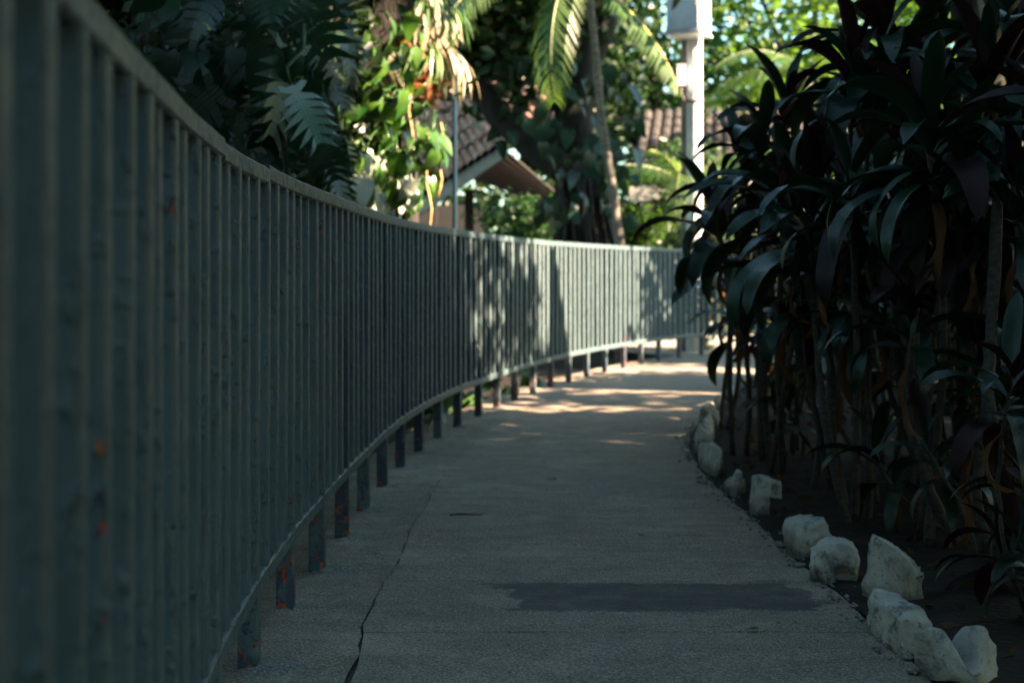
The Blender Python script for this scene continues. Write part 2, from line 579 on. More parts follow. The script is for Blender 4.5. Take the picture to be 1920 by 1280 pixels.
slab_root = bpy.data.objects.new('path', None)
COL.objects.link(slab_root)
slab_root['kind'] = 'structure'
base_mb = MB()
NU, NV = 22, 8
for k in range(len(STN) - 1):
    (a0, b0), (a1, b1) = STN[k], STN[k + 1]
    gap = 0.0035 if STN[k][0].y < 5.9 else 0.0
    vs, top = [], []
    for j in range(NV + 1):
        for i in range(NU + 1):
            u, v = i / NU, j / NV
            l = a0.lerp(a1, v)
            r = b0.lerp(b1, v)
            p = l.lerp(r, u)
            w = noise.noise(Vector((p.y * 2.2, 7.7, 0))) * 0.02 + noise.noise(Vector((p.y * 9, 1.7, 0))) * 0.012
            if i == 0:
                p.x += w
            if i == NU:
                p.x += noise.noise(Vector((p.y * 4, 3.1, 0))) * 0.03
            g = gap * (1.0 + 1.2 * noise.noise(Vector((p.x * 5, k * 3.3, 0))))
            wob = (0.010 if gap else 0) * noise.noise(Vector((p.x * 1.7, round(l.y + 0.0, 1) * 0 + (k if j == 0 else k + 1) * 5.1, 2)))
            if j == 0:
                p.y += g + wob
            if j == NV:
                p.y += -g + wob
            vs.append((p.x, p.y, gz(p.y) + nz(p.x, p.y) + (random.uniform(-.0012, .0012))))
    n = len(vs)
    fs = [(j * (NU + 1) + i, j * (NU + 1) + i + 1, (j + 1) * (NU + 1) + i + 1, (j + 1) * (NU + 1) + i) for j in range(NV) for i in range(NU)]
    rim = [i for i in range(NU + 1)] + [j * (NU + 1) + NU for j in range(1, NV + 1)] + [NV * (NU + 1) + i for i in range(NU - 1, -1, -1)] + [j * (NU + 1) for j in range(NV - 1, 0, -1)]
    vs += [(vs[i][0], vs[i][1], vs[i][2] - 0.035) for i in rim]
    m = len(rim)
    fs += [(rim[(q + 1) % m], rim[q], n + q, n + (q + 1) % m) for q in range(m)]
    MB().add(vs, fs).build('slab', M_SLAB, slab_root)
# dirt bed under the slabs and in the joints
bm_v, bm_f = [], []
for k, (a, b) in enumerate(STN):
    for t in (-0.03, 0.25, 0.5, 0.75, 1.04):
        p = a.lerp(b, t)
        bm_v.append((p.x, p.y, gz(p.y) - 0.014))
for k in range(len(STN) - 1):
    for i in range(4):
        bm_f.append((k * 5 + i, k * 5 + i + 1, (k + 1) * 5 + i + 1, (k + 1) * 5 + i))
MB().add(bm_v, bm_f).build('joint_bed', M_GROUT, slab_root, kind='stuff')

# rough concrete strip the fence stands in
vs, fs = [], []
NS = 240
for k in range(NS + 1):
    s = ARC[-1] * k / NS
    for i in range(13):
        o = -0.30 + 0.5655 * i / 12
        p = offset_line(s, o)
        if i == 12:
            p.x += noise.noise(Vector((p.y * 2.2, 7.7, 0))) * 0.02 + noise.noise(Vector((p.y * 9, 1.7, 0))) * 0.012 + noise.noise(Vector((p.y * 5, 8.7, 0))) * 0.006
        h = gz(p.y) + 0.003 + 0.010 * noise.noise(Vector((p.x * 4, p.y * 4, 1))) + 0.006 * noise.noise(Vector((p.x * 14, p.y * 14, 1)))
        if i == 0:
            h -= 0.03
        if i == 12:
            h = gz(p.y) - 0.004
        vs.append((p.x, p.y, h))
for k in range(NS):
    for i in range(12):
        fs.append((k * 13 + i, k * 13 + i + 1, (k + 1) * 13 + i + 1, (k + 1) * 13 + i))
strip = MB().add(vs, fs).build('concrete_strip', M_STRIP, smooth=True, kind='structure')

# soil of the planting bed
def bed_z(x, y):
    return gz(y) + 0.012 + 0.02 * noise.noise(Vector((x * 2, y * 2, 4))) + 0.01 * noise.noise(Vector((x * 9, y * 9, 4)))


vs, fs = [], []
for j in range(101):
    y = -3 + 16.0 * j / 100
    for i in range(31):
        x = edge_x(y) + 0.0 + (7.5 - edge_x(y)) * (i / 30) ** 1.6
        vs.append((x, y, bed_z(x, y) - (0.012 if i == 0 else 0)))
for j in range(100):
    for i in range(30):
        fs.append((j * 31 + i, j * 31 + i + 1, (j + 1) * 31 + i + 1, (j + 1) * 31 + i))
n = len(vs)
for k, p in enumerate(e2):
    for i in range(11):
        q = p.lerp(Vector((7.5, 13.0)), i / 10)
        vs.append((q.x, q.y, bed_z(q.x, q.y) - (0.05 if i == 0 else 0)))
for k in range(len(e2) - 1):
    for i in range(10):
        fs.append((n + k * 11 + i, n + k * 11 + i + 1, n + (k + 1) * 11 + i + 1, n + (k + 1) * 11 + i))
MB().add(vs, fs).build('planting_bed', M_SOIL, smooth=True, kind='structure')

# pale yard behind the far end of the fence and the lower ground behind the fence
vs = [(-6, 22.5, -.05), (14, 21.0, -.05), (14, 27, -.05), (-6, 29, -.05)]
MB().add([(2.0, 19.6, -.05), (12, 20.7, -.05), (14, 26, -.05), (1.2, 26, -.05), (1.4, 21, -.05)], [(0, 1, 2, 3, 4)]).build('yard_pavement', M_APRON, kind='structure')

# pale mortar smeared round the feet of the posts
M_MORTAR = concrete_mat('pale_mortar', (0.16, 0.155, 0.14), (0.26, 0.25, 0.225))


# ------------------------------------------------------------------ fence
fence = thing('metal_fence', 'long grey green painted metal bar fence curving along the left side of the path', 'fence')
TOP, TH = 1.392, 0.047
BOT0 = 0.25
slat_me = [MB().bevbox(0.052, 0.050, BOT0 + TH - .002, TOP - TH + .002, 0.005).mesh('slat', M_PAINT) for _ in range(1)]
post_me = MB().bevbox(0.054, 0.054, -0.10, TOP - TH + .002, 0.005).mesh('post', M_POST)
s_post0 = arc_of_y(3.73)
PITCH = 0.1765
k0 = -int((s_post0 - 0.05) / PITCH)
k = k0
while True:
    s = s_post0 + k * PITCH
    if s > ARC[-1] - 0.05:
        break
    is_post = (k % 4 == 0)
    jit = 0 if is_post else random.uniform(-0.012, 0.012)
    p, d = fence_at(s + jit)
    rz = math.atan2(d.y, d.x) - math.pi / 2
    if is_post:
        if p.y < 12:
            r1, sd = random.uniform(.055, .12), random.uniform(0, 99)
            vs = [(p.x + .03, p.y, gz(p.y) + .016)]
            for rr_ in (.55, 1.0):
                for q in range(18):
                    a = 2 * math.pi * q / 18
                    rad = r1 * rr_ * (1 + .9 * noise.noise(Vector((math.cos(a) * 1.3, math.sin(a) * 1.3, sd))))
                    vs.append((p.x + .03 + rad * math.cos(a), p.y + rad * .8 * math.sin(a), gz(p.y) + (.011 if rr_ < 1 else -.006)))
            fs = [(0, 1 + q, 1 + (q + 1) % 18) for q in range(18)] + [(1 + q, 19 + q, 19 + (q + 1) % 18, 1 + (q + 1) % 18) for q in range(18)]
            MB().add(vs, fs).build('footing', M_MORTAR, fence, True)
        o = link('post', post_me, fence, (p.x, p.y, 0), (0, 0, rz + random.uniform(-.03, .03)))
    else:
        o = link('slat', slat_me[0], fence, (p.x, p.y, 0), (random.uniform(-.003, .003), random.uniform(-.004, .004), rz + random.uniform(-.05, .05)))
    k += 1


def rail(name, s0, s1, zc, w=0.05, h=TH, dz0=0.0, dz1=0.0, dx=0.0):
    n = max(3, int((s1 - s0) / 0.06))
    vs, fs = [], []
    b = 0.006
    for i in range(n + 1):
        t = i / n
        s = s0 + (s1 - s0) * t
        p, d = fence_at(s)
        nrm = Vector((d.y, -d.x))
        zz = zc + dz0 * (1 - t) + dz1 * t + 0.0022 * noise.noise(Vector((s * 2.1, zc * 9, 0))) + 0.001 * noise.noise(Vector((s * 9, zc * 9, 0)))
        oo = dx + 0.002 * noise.noise(Vector((s * 2.5, zc * 5, 3)))
        for (a, c) in [(w / 2 - b, -h / 2), (w / 2, -h / 2 + b), (w / 2, h / 2 - b), (w / 2 - b, h / 2), (-w / 2 + b, h / 2), (-w / 2, h / 2 - b), (-w / 2, -h / 2 + b), (-w / 2 + b, -h / 2)]:
            q = p + nrm * (a + oo)
            vs.append((q.x, q.y, zz + c))
    for i in range(n):
        for m in range(8):
            fs.append((i * 8 + m, i * 8 + (m + 1) % 8, (i + 1) * 8 + (m + 1) % 8, (i + 1) * 8 + m))
    fs.append(tuple(range(7, -1, -1)))
    fs.append(tuple(n * 8 + m for m in range(8)))
    return MB().add(vs, fs).build(name, M_PAINT, fence)


cuts = [0.05, arc_of_y(3.10), arc_of_y(3.93), arc_of_y(4.28), arc_of_y(7.0), arc_of_y(10.0), arc_of_y(13.0), arc_of_y(16.0), ARC[-1] - .05]
dzs = [(0, 0.003), (-0.006, -0.006), (0.004, 0.0), (0, 0.002), (-.002, .002), (0, 0), (-.002, 0), (0, 0)]
for (a, b, (u, v)) in zip(cuts, cuts[1:], dzs):
    rail('top_rail', a + .0015, b - .0015, TOP - TH / 2, 0.055, TH, u, v, 0.001)
cuts = [0.05, arc_of_y(3.0), arc_of_y(5.1), arc_of_y(8.0), arc_of_y(11.4), arc_of_y(14.8), ARC[-1] - .05]
for (a, b) in zip(cuts, cuts[1:]):
    rail('bottom_rail', a + .0015, b - .0015, BOT0 + TH / 2, 0.055, TH, 0, 0, 0.0005)


# ------------------------------------------------------------------ stones
def stone(label, X, Y, w, l, h, rz=0, box=0.6, seed=0, shape=None, tilt=0.0, z=0.0):
    bm = bmesh.new()
    bmesh.ops.create_cube(bm, size=2)
    bmesh.ops.subdivide_edges(bm, edges=bm.edges, cuts=13, use_grid_fill=True)
    rr = random.Random(seed * 17 + 3)
    planes = []
    for _ in range(9):
        nn_ = Vector((rr.uniform(-1, 1), rr.uniform(-1, 1), rr.uniform(-.3, 1))).normalized()
        planes.append((nn_, rr.uniform(.78, 1.02) * (abs(nn_.x) + abs(nn_.y) + abs(nn_.z)) * (.90 if box > .7 else .70)))
    for v in bm.verts:
        c = v.co.copy()
        for nn_, dd in planes:
            e = c.dot(nn_) - dd
            if e > 0:
                c -= nn_ * e
        sph = c.normalized()
        p = sph.lerp(c, min(1, box + .22))
        if shape:
            p = shape(p)
        q = Vector((p.x * w / 2, p.y * l / 2, (p.z + 1) * h / 2))
        nn = Vector((X * 7 + seed, Y * 3, seed))
        k = noise.noise(p * 1.3 + nn) * 0.10 + noise.noise(p * 3.1 + nn) * 0.05 + noise.noise(p * 7 + nn) * 0.035 + noise.noise(p * 15 + nn) * 0.015
        q += sph * (k * min(w, l, h))
        v.co = q
    for f in bm.faces:
        f.smooth = True
    me = bpy.data.meshes.new('edging_stone')
    bm.to_mesh(me)
    bm.free()
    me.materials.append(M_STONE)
    o = link('edging_stone', me, None, (X, Y, gz(Y) - 0.022 + z), (0, tilt, rz))
    return tag(o, label, 'stone', 'whitewashed stones edging the path')


def saddle(p):
    q = p.copy()
    if p.z > -0.2:
        cut = math.exp(-((p.x * 0.75 - p.y * 0.60 - 0.02) / 0.30) ** 2)
        q.z -= 1.25 * cut * (p.z + 0.2)
        q.z += 0.25 * (p.z + .2) * (p.x < 0) * abs(p.x)
    return q


def wedge(p):
    q = p.copy()
    t = (p.z + 1) / 2
    q.x = p.x * (1.1 - 0.62 * t) + (0.02 - 0.10 * t)
    q.y = p.y * (1.0 - 0.35 * t)
    q.z += 0.25 * (p.z > 0) * (-(p.x) * 0.9)
    if p.x > 0:
        q.x += 0.28 * math.exp(-((p.z - 0.1) / 0.35) ** 2)
    return q


def dome(p):
    q = p.copy()
    q.z = p.z - 0.35 * max(0, p.z + .2) * (p.x * p.x)
    if p.y < 0 and 0.1 < p.x and p.z < 0:
        q.y += 0.45
    return q


def tee(p):
    q = p.copy()
    t = (p.z + 1) / 2
    q.x = p.x * 0.62 - 0.38
    if t > 0.6:
        q.x = p.x * 1.0 + 0.02
        if p.x > 0:
            q.x += 0.4 * p.x
            q.z -= 0.22 * p.x
    return q


def ridge(p):
    q = p.copy()
    t = (p.z + 1) / 2
    q.x = p.x * (1.15 - 0.55 * t)
    q.z += 0.3 * noise.noise(Vector((p.y * 1.5, 3, 3))) + (0.1 if p.y > .5 else 0)
    return q


stone('whitewashed stone with a deep notch between two humps, nearest the camera at the frame bottom', 1.125, 3.62, 0.135, 0.20, 0.165, R(38), 0.45, 1, saddle)
stone('long squared whitewashed block with its near end face worn to bare grey', 1.085, 4.0, 0.10, 0.30, 0.14, R(4), 0.82, 2)
stone('tallest whitewashed stone, a leaning wedge standing right behind the squared block', 1.235, 4.62, 0.19, 0.17, 0.235, R(-8), 0.6, 3, wedge)
stone('rounded whitewashed stone with an arched top between the wedge and the cube-like stone', 1.12, 4.95, 0.165, 0.15, 0.17, R(-10), 0.45, 4, dome)
stone('cube-like whitewashed stone just behind the rounded arched one', 1.135, 5.48, 0.135, 0.19, 0.165, R(10), 0.78, 5)
stone('upright whitewashed stone whose top juts out to the right over the soil', 1.135, 6.42, 0.095, 0.13, 0.20, R(5), 0.8, 6, tee)
stone('thin upright whitewashed flake leaning against the left of the top-heavy stone', 1.085, 6.95, 0.03, 0.15, 0.155, R(0), 0.7, 16, None, 0.12)
stone('small low round whitewashed stone beside the thin flake', 1.11, 7.08, 0.11, 0.14, 0.10, 0, 0.3, 7)
stone('long narrow whitewashed stone set on edge along the path, left of the small round one', 1.095, 7.75, 0.060, 0.62, 0.19, R(3), 0.6, 8, ridge)
stone('blunt whitewashed stone directly behind the long narrow one on edge', 1.15, 8.55, 0.080, 0.42, 0.20, R(4), 0.5, 9, ridge)
stone('squat whitewashed stone just in front of the sunlit-topped stone', 1.25, 9.15, 0.09, 0.36, 0.19, R(-12), 0.5, 10, ridge)
stone('whitewashed stone with a sunlit top where the path edge starts bending right', 1.37, 9.85, 0.13, 0.22, 0.19, R(-15), 0.55, 11)
stone('small pale stone just behind the sunlit-topped one', 1.47, 10.6, 0.10, 0.2, 0.16, R(-15), 0.5, 12)
stone('smallest pale stone at the bend before the dark leaves hide the edging', 1.64, 11.3, 0.10, 0.2, 0.15, R(-20), 0.5, 13)
stone('pale edging stone half hidden under the farthest dark leaves', 1.85, 12.1, 0.12, 0.25, 0.15, R(-25), 0.5, 14)


# ------------------------------------------------------------------ leaf meshes
def strap_leaf(L, W, droop, fold=0.35, twist=0.0, n=9, wave=0.0, mat=None, lift=0.0):
    """strap leaf growing along +X, arching down"""
    vs, fs = [], []
    x = z = 0.0
    ang = lift
    for i in range(n + 1):
        t = i / n
        w = W * (math.sin(math.pi * min(1, (t * 0.90 + 0.05))) ** 0.75) * (0.45 + 0.55 * min(1, t * 4))
        if i == n:
            w = 0.0015
        tw = twist * t
        yy = wave * math.sin(t * 3.0)
        for sgn in (-1, 0, 1):
            oy = sgn * w / 2
            oz = abs(sgn) * w / 2 * fold + abs(sgn) * wave * 0.25 * math.sin(t * 11 + sgn)
            a, b = oy * math.cos(tw) - oz * math.sin(tw), oy * math.sin(tw) + oz * math.cos(tw)
            vs.append((x - b * math.sin(ang), yy + a, z + b * math.cos(ang)))
        ang = lift - droop * ((t + 1 / n) ** 1.35)
        x += L / n * math.cos(ang)
        z += L / n * math.sin(ang)
    for i in range(n):
        for k in range(2):
            fs.append((i * 3 + k, i * 3 + k + 1, (i + 1) * 3 + k + 1, (i + 1) * 3 + k))
    return MB().add(vs, fs).mesh('leaf', mat, True)


def mk_set(mat, tint):
    out = {}
    out['up'] = [strap_leaf(0.46, 0.088, 0.55, 0.5, .2 * a, 8, .01, mat) for a in (-1, 1)] + [strap_leaf(0.40, 0.085, 0.9, 0.6, .3, 8, .015, mat)]
    out['mid'] = [strap_leaf(0.52, 0.098, 1.5, 0.35, .5 * a, 10, .02, mat) for a in (-1, .3, 1)]
    out['low'] = [strap_leaf(0.50, 0.105, 1.9, 0.25, .6 * a, 10, .02, mat) for a in (-1, .2, 1)]
    return out


LG = mk_set(M_CORD_GREEN, 0)
LR = mk_set(M_CORD_RED, 0)
LD = [strap_leaf(0.42, 0.05, 2.0, 0.9, 1.2, 8, .03, M_CORD_DEAD), strap_leaf(0.36, 0.035, 2.3, 1.0, -1.4, 8, .03, M_CORD_DEAD)]


def cordyline(label, bx, by, heads, n_leaf=22, size=1.0, red=0.4, dead=2, r0=0.015):
    if heads[0][2] > 0.9:
        bx = sum(h[0] for h in heads) / len(heads) + random.uniform(-.12, .30)
        by = sum(h[1] for h in heads) / len(heads) + random.uniform(-.2, .35)
    base_z = bed_z(bx, by)
    root = thing('cordyline_plant', label, 'plant', (bx, by, base_z), 'dark cordyline plants in the bed')
    for hi, (hx, hy, hz) in enumerate(heads):
        h = Vector((hx - bx, hy - by, hz - base_z))
        off = Vector((random.uniform(-.07, .07), random.uniform(-.07, .07), 0)) if len(heads) > 1 else Vector((0, 0, 0))
        bend = Vector((random.uniform(-.09, .09), random.uniform(-.05, .05), 0))
        pts, rs = [], []
        for i in range(13):
            t = i / 12
            p = off + (h - off) * t + bend * math.sin(t * math.pi) + Vector((random.uniform(-.004, .004), random.uniform(-.004, .004), 0))
            p.z = -0.03 + (h.z + 0.03) * t
            pts.append(p)
            rs.append(r0 * (1.25 - 0.55 * t) * size * random.uniform(0.9, 1.12))
        MB().tube(pts, rs, 8).build('stem', M_STEM, root, True)
        phi = random.uniform(0, 6.28)
        for i in range(n_leaf):
            t = i / (n_leaf - 1)              # 0 = lowest/oldest, 1 = youngest
            phi += 2.3999
            if t < 0.42:
                kind, pitch = 'low', R(random.uniform(-5, 35))
            elif t < 0.78:
                kind, pitch = 'mid', R(random.uniform(30, 58))
            else:
                kind, pitch = 'up', R(random.uniform(58, 82))
            use_red = random.random() < (red * 0.38 + (0.4 if t > 0.75 else 0))
            me = random.choice((LR if use_red else LG)[kind])
            if i < dead:
                me = random.choice(LD)
                pitch = R(random.uniform(-50, -10))
            s = size * random.uniform(0.7, 1.2) * (0.85 if t > 0.9 else 1)
            zoff = -0.28 * size * (1 - t)
            q = Matrix.Rotation(phi, 4, 'Z') @ Matrix.Rotation(-pitch, 4, 'Y')
            e = q.to_euler()
            # position on stem
            tt = max(0.3, 1 + zoff / max(0.2, h.z))
            p = off + (h - off) * tt + bend * math.sin(tt * math.pi)
            link('leaf', me, root, p, e, s)
    return root


def H(x, y, d):
    v = at(x, y, d)
    return (v.x, v.y, v.z)


cordyline('low cordyline with red leaf stalks at the right edge, nearest the camera', 1.50, 4.25,
          [H(1900, 700, 4.1), H(1925, 900, 4.3)], 18, 0.62, 0.55, 1, .012)
cordyline('small red-edged cordyline whose arching leaves brush the ground behind the leaning wedge stone', 1.62, 4.75, [H(1880, 1035, 4.65)], 16, 0.62, 0.9, 1, .012)
cordyline('small dark red cordyline at the bottom right corner behind the notched stone', 1.55, 4.25, [H(1905, 1010, 4.15)], 16, 0.58, 0.9, 1, .012)
cordyline('tallest cordyline, its big purple rosette cut by the top of the picture', 1.95, 5.35, [H(1735, 230, 5.2), H(1800, 330, 5.6)], 26, 1.0, 0.8, 2)
cordyline('cordyline with long glossy drooping green leaves left of the tallest purple rosette', 1.62, 6.1, [H(1590, 330, 5.9), H(1520, 400, 6.4)], 24, 1.0, 0.15, 2)
cordyline('cordyline with upright purple shoots above the glossy drooping one', 1.95, 7.0, [H(1600, 130, 6.4), H(1660, 60, 6.6)], 22, 1.0, 0.9, 1)
cordyline('pale stemmed cordyline with its bare stem standing behind the cube-like stone', 1.50, 5.75, [H(1715, 590, 5.3)], 14, 0.75, 0.2, 3, .022)
cordyline('dark cordyline at the right edge with a rosette against the green wall', 2.25, 5.6, [H(1900, 350, 5.2), H(1960, 240, 5.6)], 22, 0.95, 0.6, 2)
cordyline('cordyline right of the pale bare stem with leaves hanging at mid height', 2.0, 6.3, [H(1830, 520, 5.9), H(1760, 470, 6.4)], 20, 0.9, 0.4, 3)
cordyline('cordyline with fingers of leaves reaching left in front of the white utility pole', 2.0, 8.6, [H(1335, 400, 8.3), H(1400, 330, 8.6)], 24, 1.05, 0.5, 2)
cordyline('cordyline with a purple crest just right of the white utility pole', 2.35, 8.9, [H(1430, 260, 8.0), H(1480, 200, 8.4)], 22, 1.05, 0.8, 2)
cordyline('cordyline drooping over the path edge above the sunlit stone', 1.95, 9.9, [H(1360, 520, 9.2), H(1400, 450, 9.9)], 11, 1.0, 0.3, 4)
cordyline('cordyline with low orange dead leaves hanging at the bend of the path', 2.1, 10.8, [H(1390, 590, 9.9), H(1440, 560, 10.4)], 22, 0.95, 0.3, 6)
cordyline('cordyline in the middle of the bed with leaves at rail height', 2.2, 7.6, [H(1500, 500, 7.0), H(1570, 450, 7.4)], 22, 1.0, 0.3, 3)
cordyline('cordyline behind the pale stems near the centre of the bed', 2.5, 7.4, [H(1640, 470, 6.9), H(1680, 400, 7.4)], 22, 1.0, 0.4, 2)
cordyline('broad cordyline filling the gap right of the tallest rosette', 3.2, 8.0, [H(1790, 330, 7.6), H(1850, 420, 8.0)], 22, 1.05, 0.4, 2)
cordyline('back row cordyline glimpsed between the two purple crests', 2.9, 9.6, [H(1540, 350, 9.6), H(1480, 420, 10.2)], 14, 1.1, 0.3, 2)
cordyline('back row cordyline under the right-hand leaning trunk', 3.5, 9.6, [H(1700, 430, 9.9), H(1900, 480, 9.4)], 14, 1.1, 0.3, 2)
cordyline('back row cordyline at the far bend with sun on its top', 2.9, 12.3, [H(1450, 480, 11.6), H(1500, 400, 12.0)], 13, 1.15, 0.3, 2)
cordyline('small cordyline low in the bed with two bright green hanging leaves', 1.72, 5.2, [H(1730, 830, 5.1)], 12, 0.6, 0.1, 1, .012)
cordyline('cordyline with leaves trailing on the soil under the pale bare stem', 1.85, 6.0, [H(1640, 850, 5.9)], 12, 0.75, 0.2, 2, .014)
cordyline('young cordyline beside the bend where a sun patch crosses the soil', 1.85, 8.3, [H(1480, 760, 8.2)], 14, 0.7, 0.2, 2, .013)
cordyline('cordyline reaching the top right corner in front of the leaning trunks', 2.3, 6.2, [H(1850, 150, 6.0), H(1905, 60, 6.4)], 26, 1.1, 0.5, 1)
cordyline('cordyline crown overlapping the top edge between the purple shoots and the leaning trunks', 2.4, 7.0, [H(1690, 120, 6.9), H(1750, 60, 7.2)], 24, 1.1, 0.5, 1)
cordyline('cordyline with broad dark leaves left of the centre of the bed', 2.0, 7.6, [H(1480, 350, 7.2), H(1530, 280, 7.6)], 26, 1.05, 0.3, 2)
cordyline('cordyline whose leaves hang over the middle of the bed stems', 2.0, 6.5, [H(1600, 520, 6.3)], 24, 0.95, 0.3, 4)
cordyline('cordyline hanging low between the thin stems right of the bend', 2.0, 8.0, [H(1500, 620, 8.2), H(1560, 560, 8.0)], 14, 0.95, 0.3, 4)
cordyline('cordyline at mid height against the wall at the right edge', 2.6, 6.7, [H(1880, 470, 6.6), H(1810, 400, 6.9)], 24, 1.0, 0.5, 2)
cordyline('cordyline low at the right behind the red stalked one', 2.1, 5.6, [H(1850, 700, 5.7)], 20, 0.85, 0.4, 3)
cordyline('cordyline under the tallest rosette with leaves down to the soil', 2.1, 6.4, [H(1700, 690, 6.8)], 20, 0.9, 0.3, 3)
cordyline('back row cordyline high against the yellow green trees', 3.0, 9.8, [H(1560, 230, 9.4), H(1640, 300, 9.8)], 24, 1.25, 0.4, 2)
cordyline('back row cordyline closing the gap under the upper right crowns', 3.2, 10.4, [H(1750, 300, 9.9), H(1450, 600, 10.6)], 24, 1.2, 0.3, 2)
# bare stems without leaves in view among the plants
M_BARE = M_STEM
for i, (x, y0, d, x1, y1, lb) in enumerate([
        (1740, 880, 5.6, 1712, 595, 'pale knobbly bare stem standing in the middle of the bed'),
        (1862, 1000, 5.2, 1862, 380, 'dark straight bare stem right of the pale knobbly one'),
        (1840, 960, 5.4, 1850, 640, 'crooked bare stem close beside the dark straight one'),
        (1585, 900, 6.6, 1530, 520, 'bare stem leaning left in the centre of the bed'),
        (1610, 880, 7.2, 1625, 540, 'slim bare stem right of the one leaning left'),
        (1500, 800, 8.6, 1460, 560, 'far bare stem leaning left behind the edging stones'),
        (1680, 860, 7.8, 1690, 520, 'thin far bare stem between the slim one and the pale knobbly one')]):
    a = at(x, y0, d)
    b = at(x1, y1, d * 0.98)
    a.z = bed_z(a.x, a.y) - 0.02
    root = thing('bare_stem', lb, 'stem', a, 'bare cordyline stems in the bed')
    pts = [(b - a) * (k / 10) + Vector((random.uniform(-.008, .008), random.uniform(-.008, .008), 0)) + Vector((0.02 * math.sin(k * .7 + i), 0, 0)) for k in range(11)]
    MB().tube(pts, [0.021 * random.uniform(.85, 1.15) for _ in pts], 8).build('stem', M_BARE, root, True)


# ------------------------------------------------------------------ foliage masses
def leaf_cloud(P, size, aspect=0.5, up=0.3, jitter=0.35):
    """one mesh of folded pointed leaves at points P (n,3)"""
    n = len(P)
    d = rng.normal(size=(n, 3))
    d[:, 2] = d[:, 2] * 0.6 - up
    d /= np.linalg.norm(d, axis=1)[:, None]
    a = rng.normal(size=(n, 3))
    a -= (a * d).sum(1)[:, None] * d
    a /= np.linalg.norm(a, axis=1)[:, None]
    c = np.cross(d, a)
    s = (size * (1 + jitter * rng.uniform(-1, 1, n)))[:, None]
    w = s * aspect * 0.5
    base = P - d * s * 0.5
    tip = P + d * s * 0.5
    l1 = P - d * s * 0.15 + a * w + c * w * 0.35
    r1 = P - d * s * 0.15 - a * w + c * w * 0.35
    l2 = P + d * s * 0.2 + a * w * 0.75 + c * w * 0.2
    r2 = P + d * s * 0.2 - a * w * 0.75 + c * w * 0.2
    V = np.stack([base, l1, l2, tip, r2, r1], axis=1).reshape(-1, 3)
    me = bpy.data.meshes.new('foliage')
    me.vertices.add(len(V))
    me.vertices.foreach_set('co', V.astype(np.float32).ravel())
    idx = np.arange(n)[:, None] * 6
    # two quads sharing the midrib base-tip
    q = np.concatenate([idx + np.array([[0, 3, 2, 1]]), idx + np.array([[0, 5, 4, 3]])], axis=1).reshape(-1)
    nf = 2 * n
    me.loops.add(nf * 4)
    me.loops.foreach_set('vertex_index', q.astype(np.int32))
    me.polygons.add(nf)
    me.polygons.foreach_set('loop_start', (np.arange(nf) * 4).astype(np.int32))
    me.update(calc_edges=True)
    return me


def clumps(c, r, n_cl, per, rc, shell=0.55):
    c = np.array(c, float)
    r = np.array(r, float)
    d = rng.normal(size=(n_cl, 3))
    d /= np.linalg.norm(d, axis=1)[:, None]
    rad = (shell + (1 - shell) * rng.uniform(0, 1, n_cl))[:, None] * rng.uniform(0.75, 1.05, n_cl)[:, None]
    cc = c + d * r * rad
    P = cc[:, None, :] + rng.normal(size=(n_cl, per, 3)) * rc * np.array([1, 1, 0.7])
    return P.reshape(-1, 3), cc


def tree(name, label, base, crown_c, crown_r, n_cl, per, rc, leaf, mat, cat='tree', group=None, trunk_r=0.18, limbs=5, bark=None, aspect=0.5, shell=0.55):
    bx, by = base
    root = thing(name, label, cat, (bx, by, -0.16), group)
    off = np.array([bx, by, -0.16])
    P, cc = clumps(np.array(crown_c) - off, crown_r, n_cl, per, rc, shell)
    ok = P[:, 2] > 0.05
    me = leaf_cloud(P[ok], leaf, aspect)
    me.materials.append(mat)
    link('crown', me, root, kind='stuff')
    mb = MB()
    top = Vector(np.array(crown_c) - off)
    k = 7
    mid = top.copy()
    mid.z = max(0.3, top.z - crown_r[2] * 0.55)
    pts = [Vector((0, 0, -0.05)).lerp(mid, i / (k - 1)) + Vector((random.uniform(-1, 1), random.uniform(-1, 1), 0)) * trunk_r * 0.35 * (0 < i) for i in range(k)]
    mb.tube(pts, [trunk_r * (1.25 - 0.6 * i / (k - 1)) for i in range(k)], 9)
    for q in range(limbs):
        e = Vector(cc[(q * 7) % len(cc)])
        m2 = mid.lerp(e, 0.5) + Vector((0, 0, 0.12 * (e - mid).length))
        mb.tube([pts[-2], mid.lerp(m2, .5), m2, e], [trunk_r * .55, trunk_r * .42, trunk_r * .3, trunk_r * .1], 6)
    mb.build('trunk', bark or M_BARK, root, True)
    return root


# --- trees seen beyond the yard (background)
BGT = 'trees closing the view behind the roofs'
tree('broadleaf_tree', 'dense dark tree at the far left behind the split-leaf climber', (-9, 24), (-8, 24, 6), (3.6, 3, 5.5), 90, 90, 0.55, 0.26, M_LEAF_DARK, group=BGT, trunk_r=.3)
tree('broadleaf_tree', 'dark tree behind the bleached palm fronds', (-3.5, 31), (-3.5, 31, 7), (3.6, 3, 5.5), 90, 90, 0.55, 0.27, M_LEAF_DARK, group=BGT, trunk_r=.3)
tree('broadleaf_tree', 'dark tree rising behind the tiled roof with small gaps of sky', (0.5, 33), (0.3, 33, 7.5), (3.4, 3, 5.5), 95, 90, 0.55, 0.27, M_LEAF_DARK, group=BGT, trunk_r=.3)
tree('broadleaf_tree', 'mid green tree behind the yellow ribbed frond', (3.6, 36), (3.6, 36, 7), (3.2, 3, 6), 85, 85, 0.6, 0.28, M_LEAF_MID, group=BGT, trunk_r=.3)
tree('broadleaf_tree', 'bright sunlit tree just right of the white pole box', (7.0, 33), (7.0, 33, 6.0), (3.0, 2.6, 5.2), 60, 75, 0.55, 0.26, M_LEAF_YEL, group=BGT, trunk_r=.25)
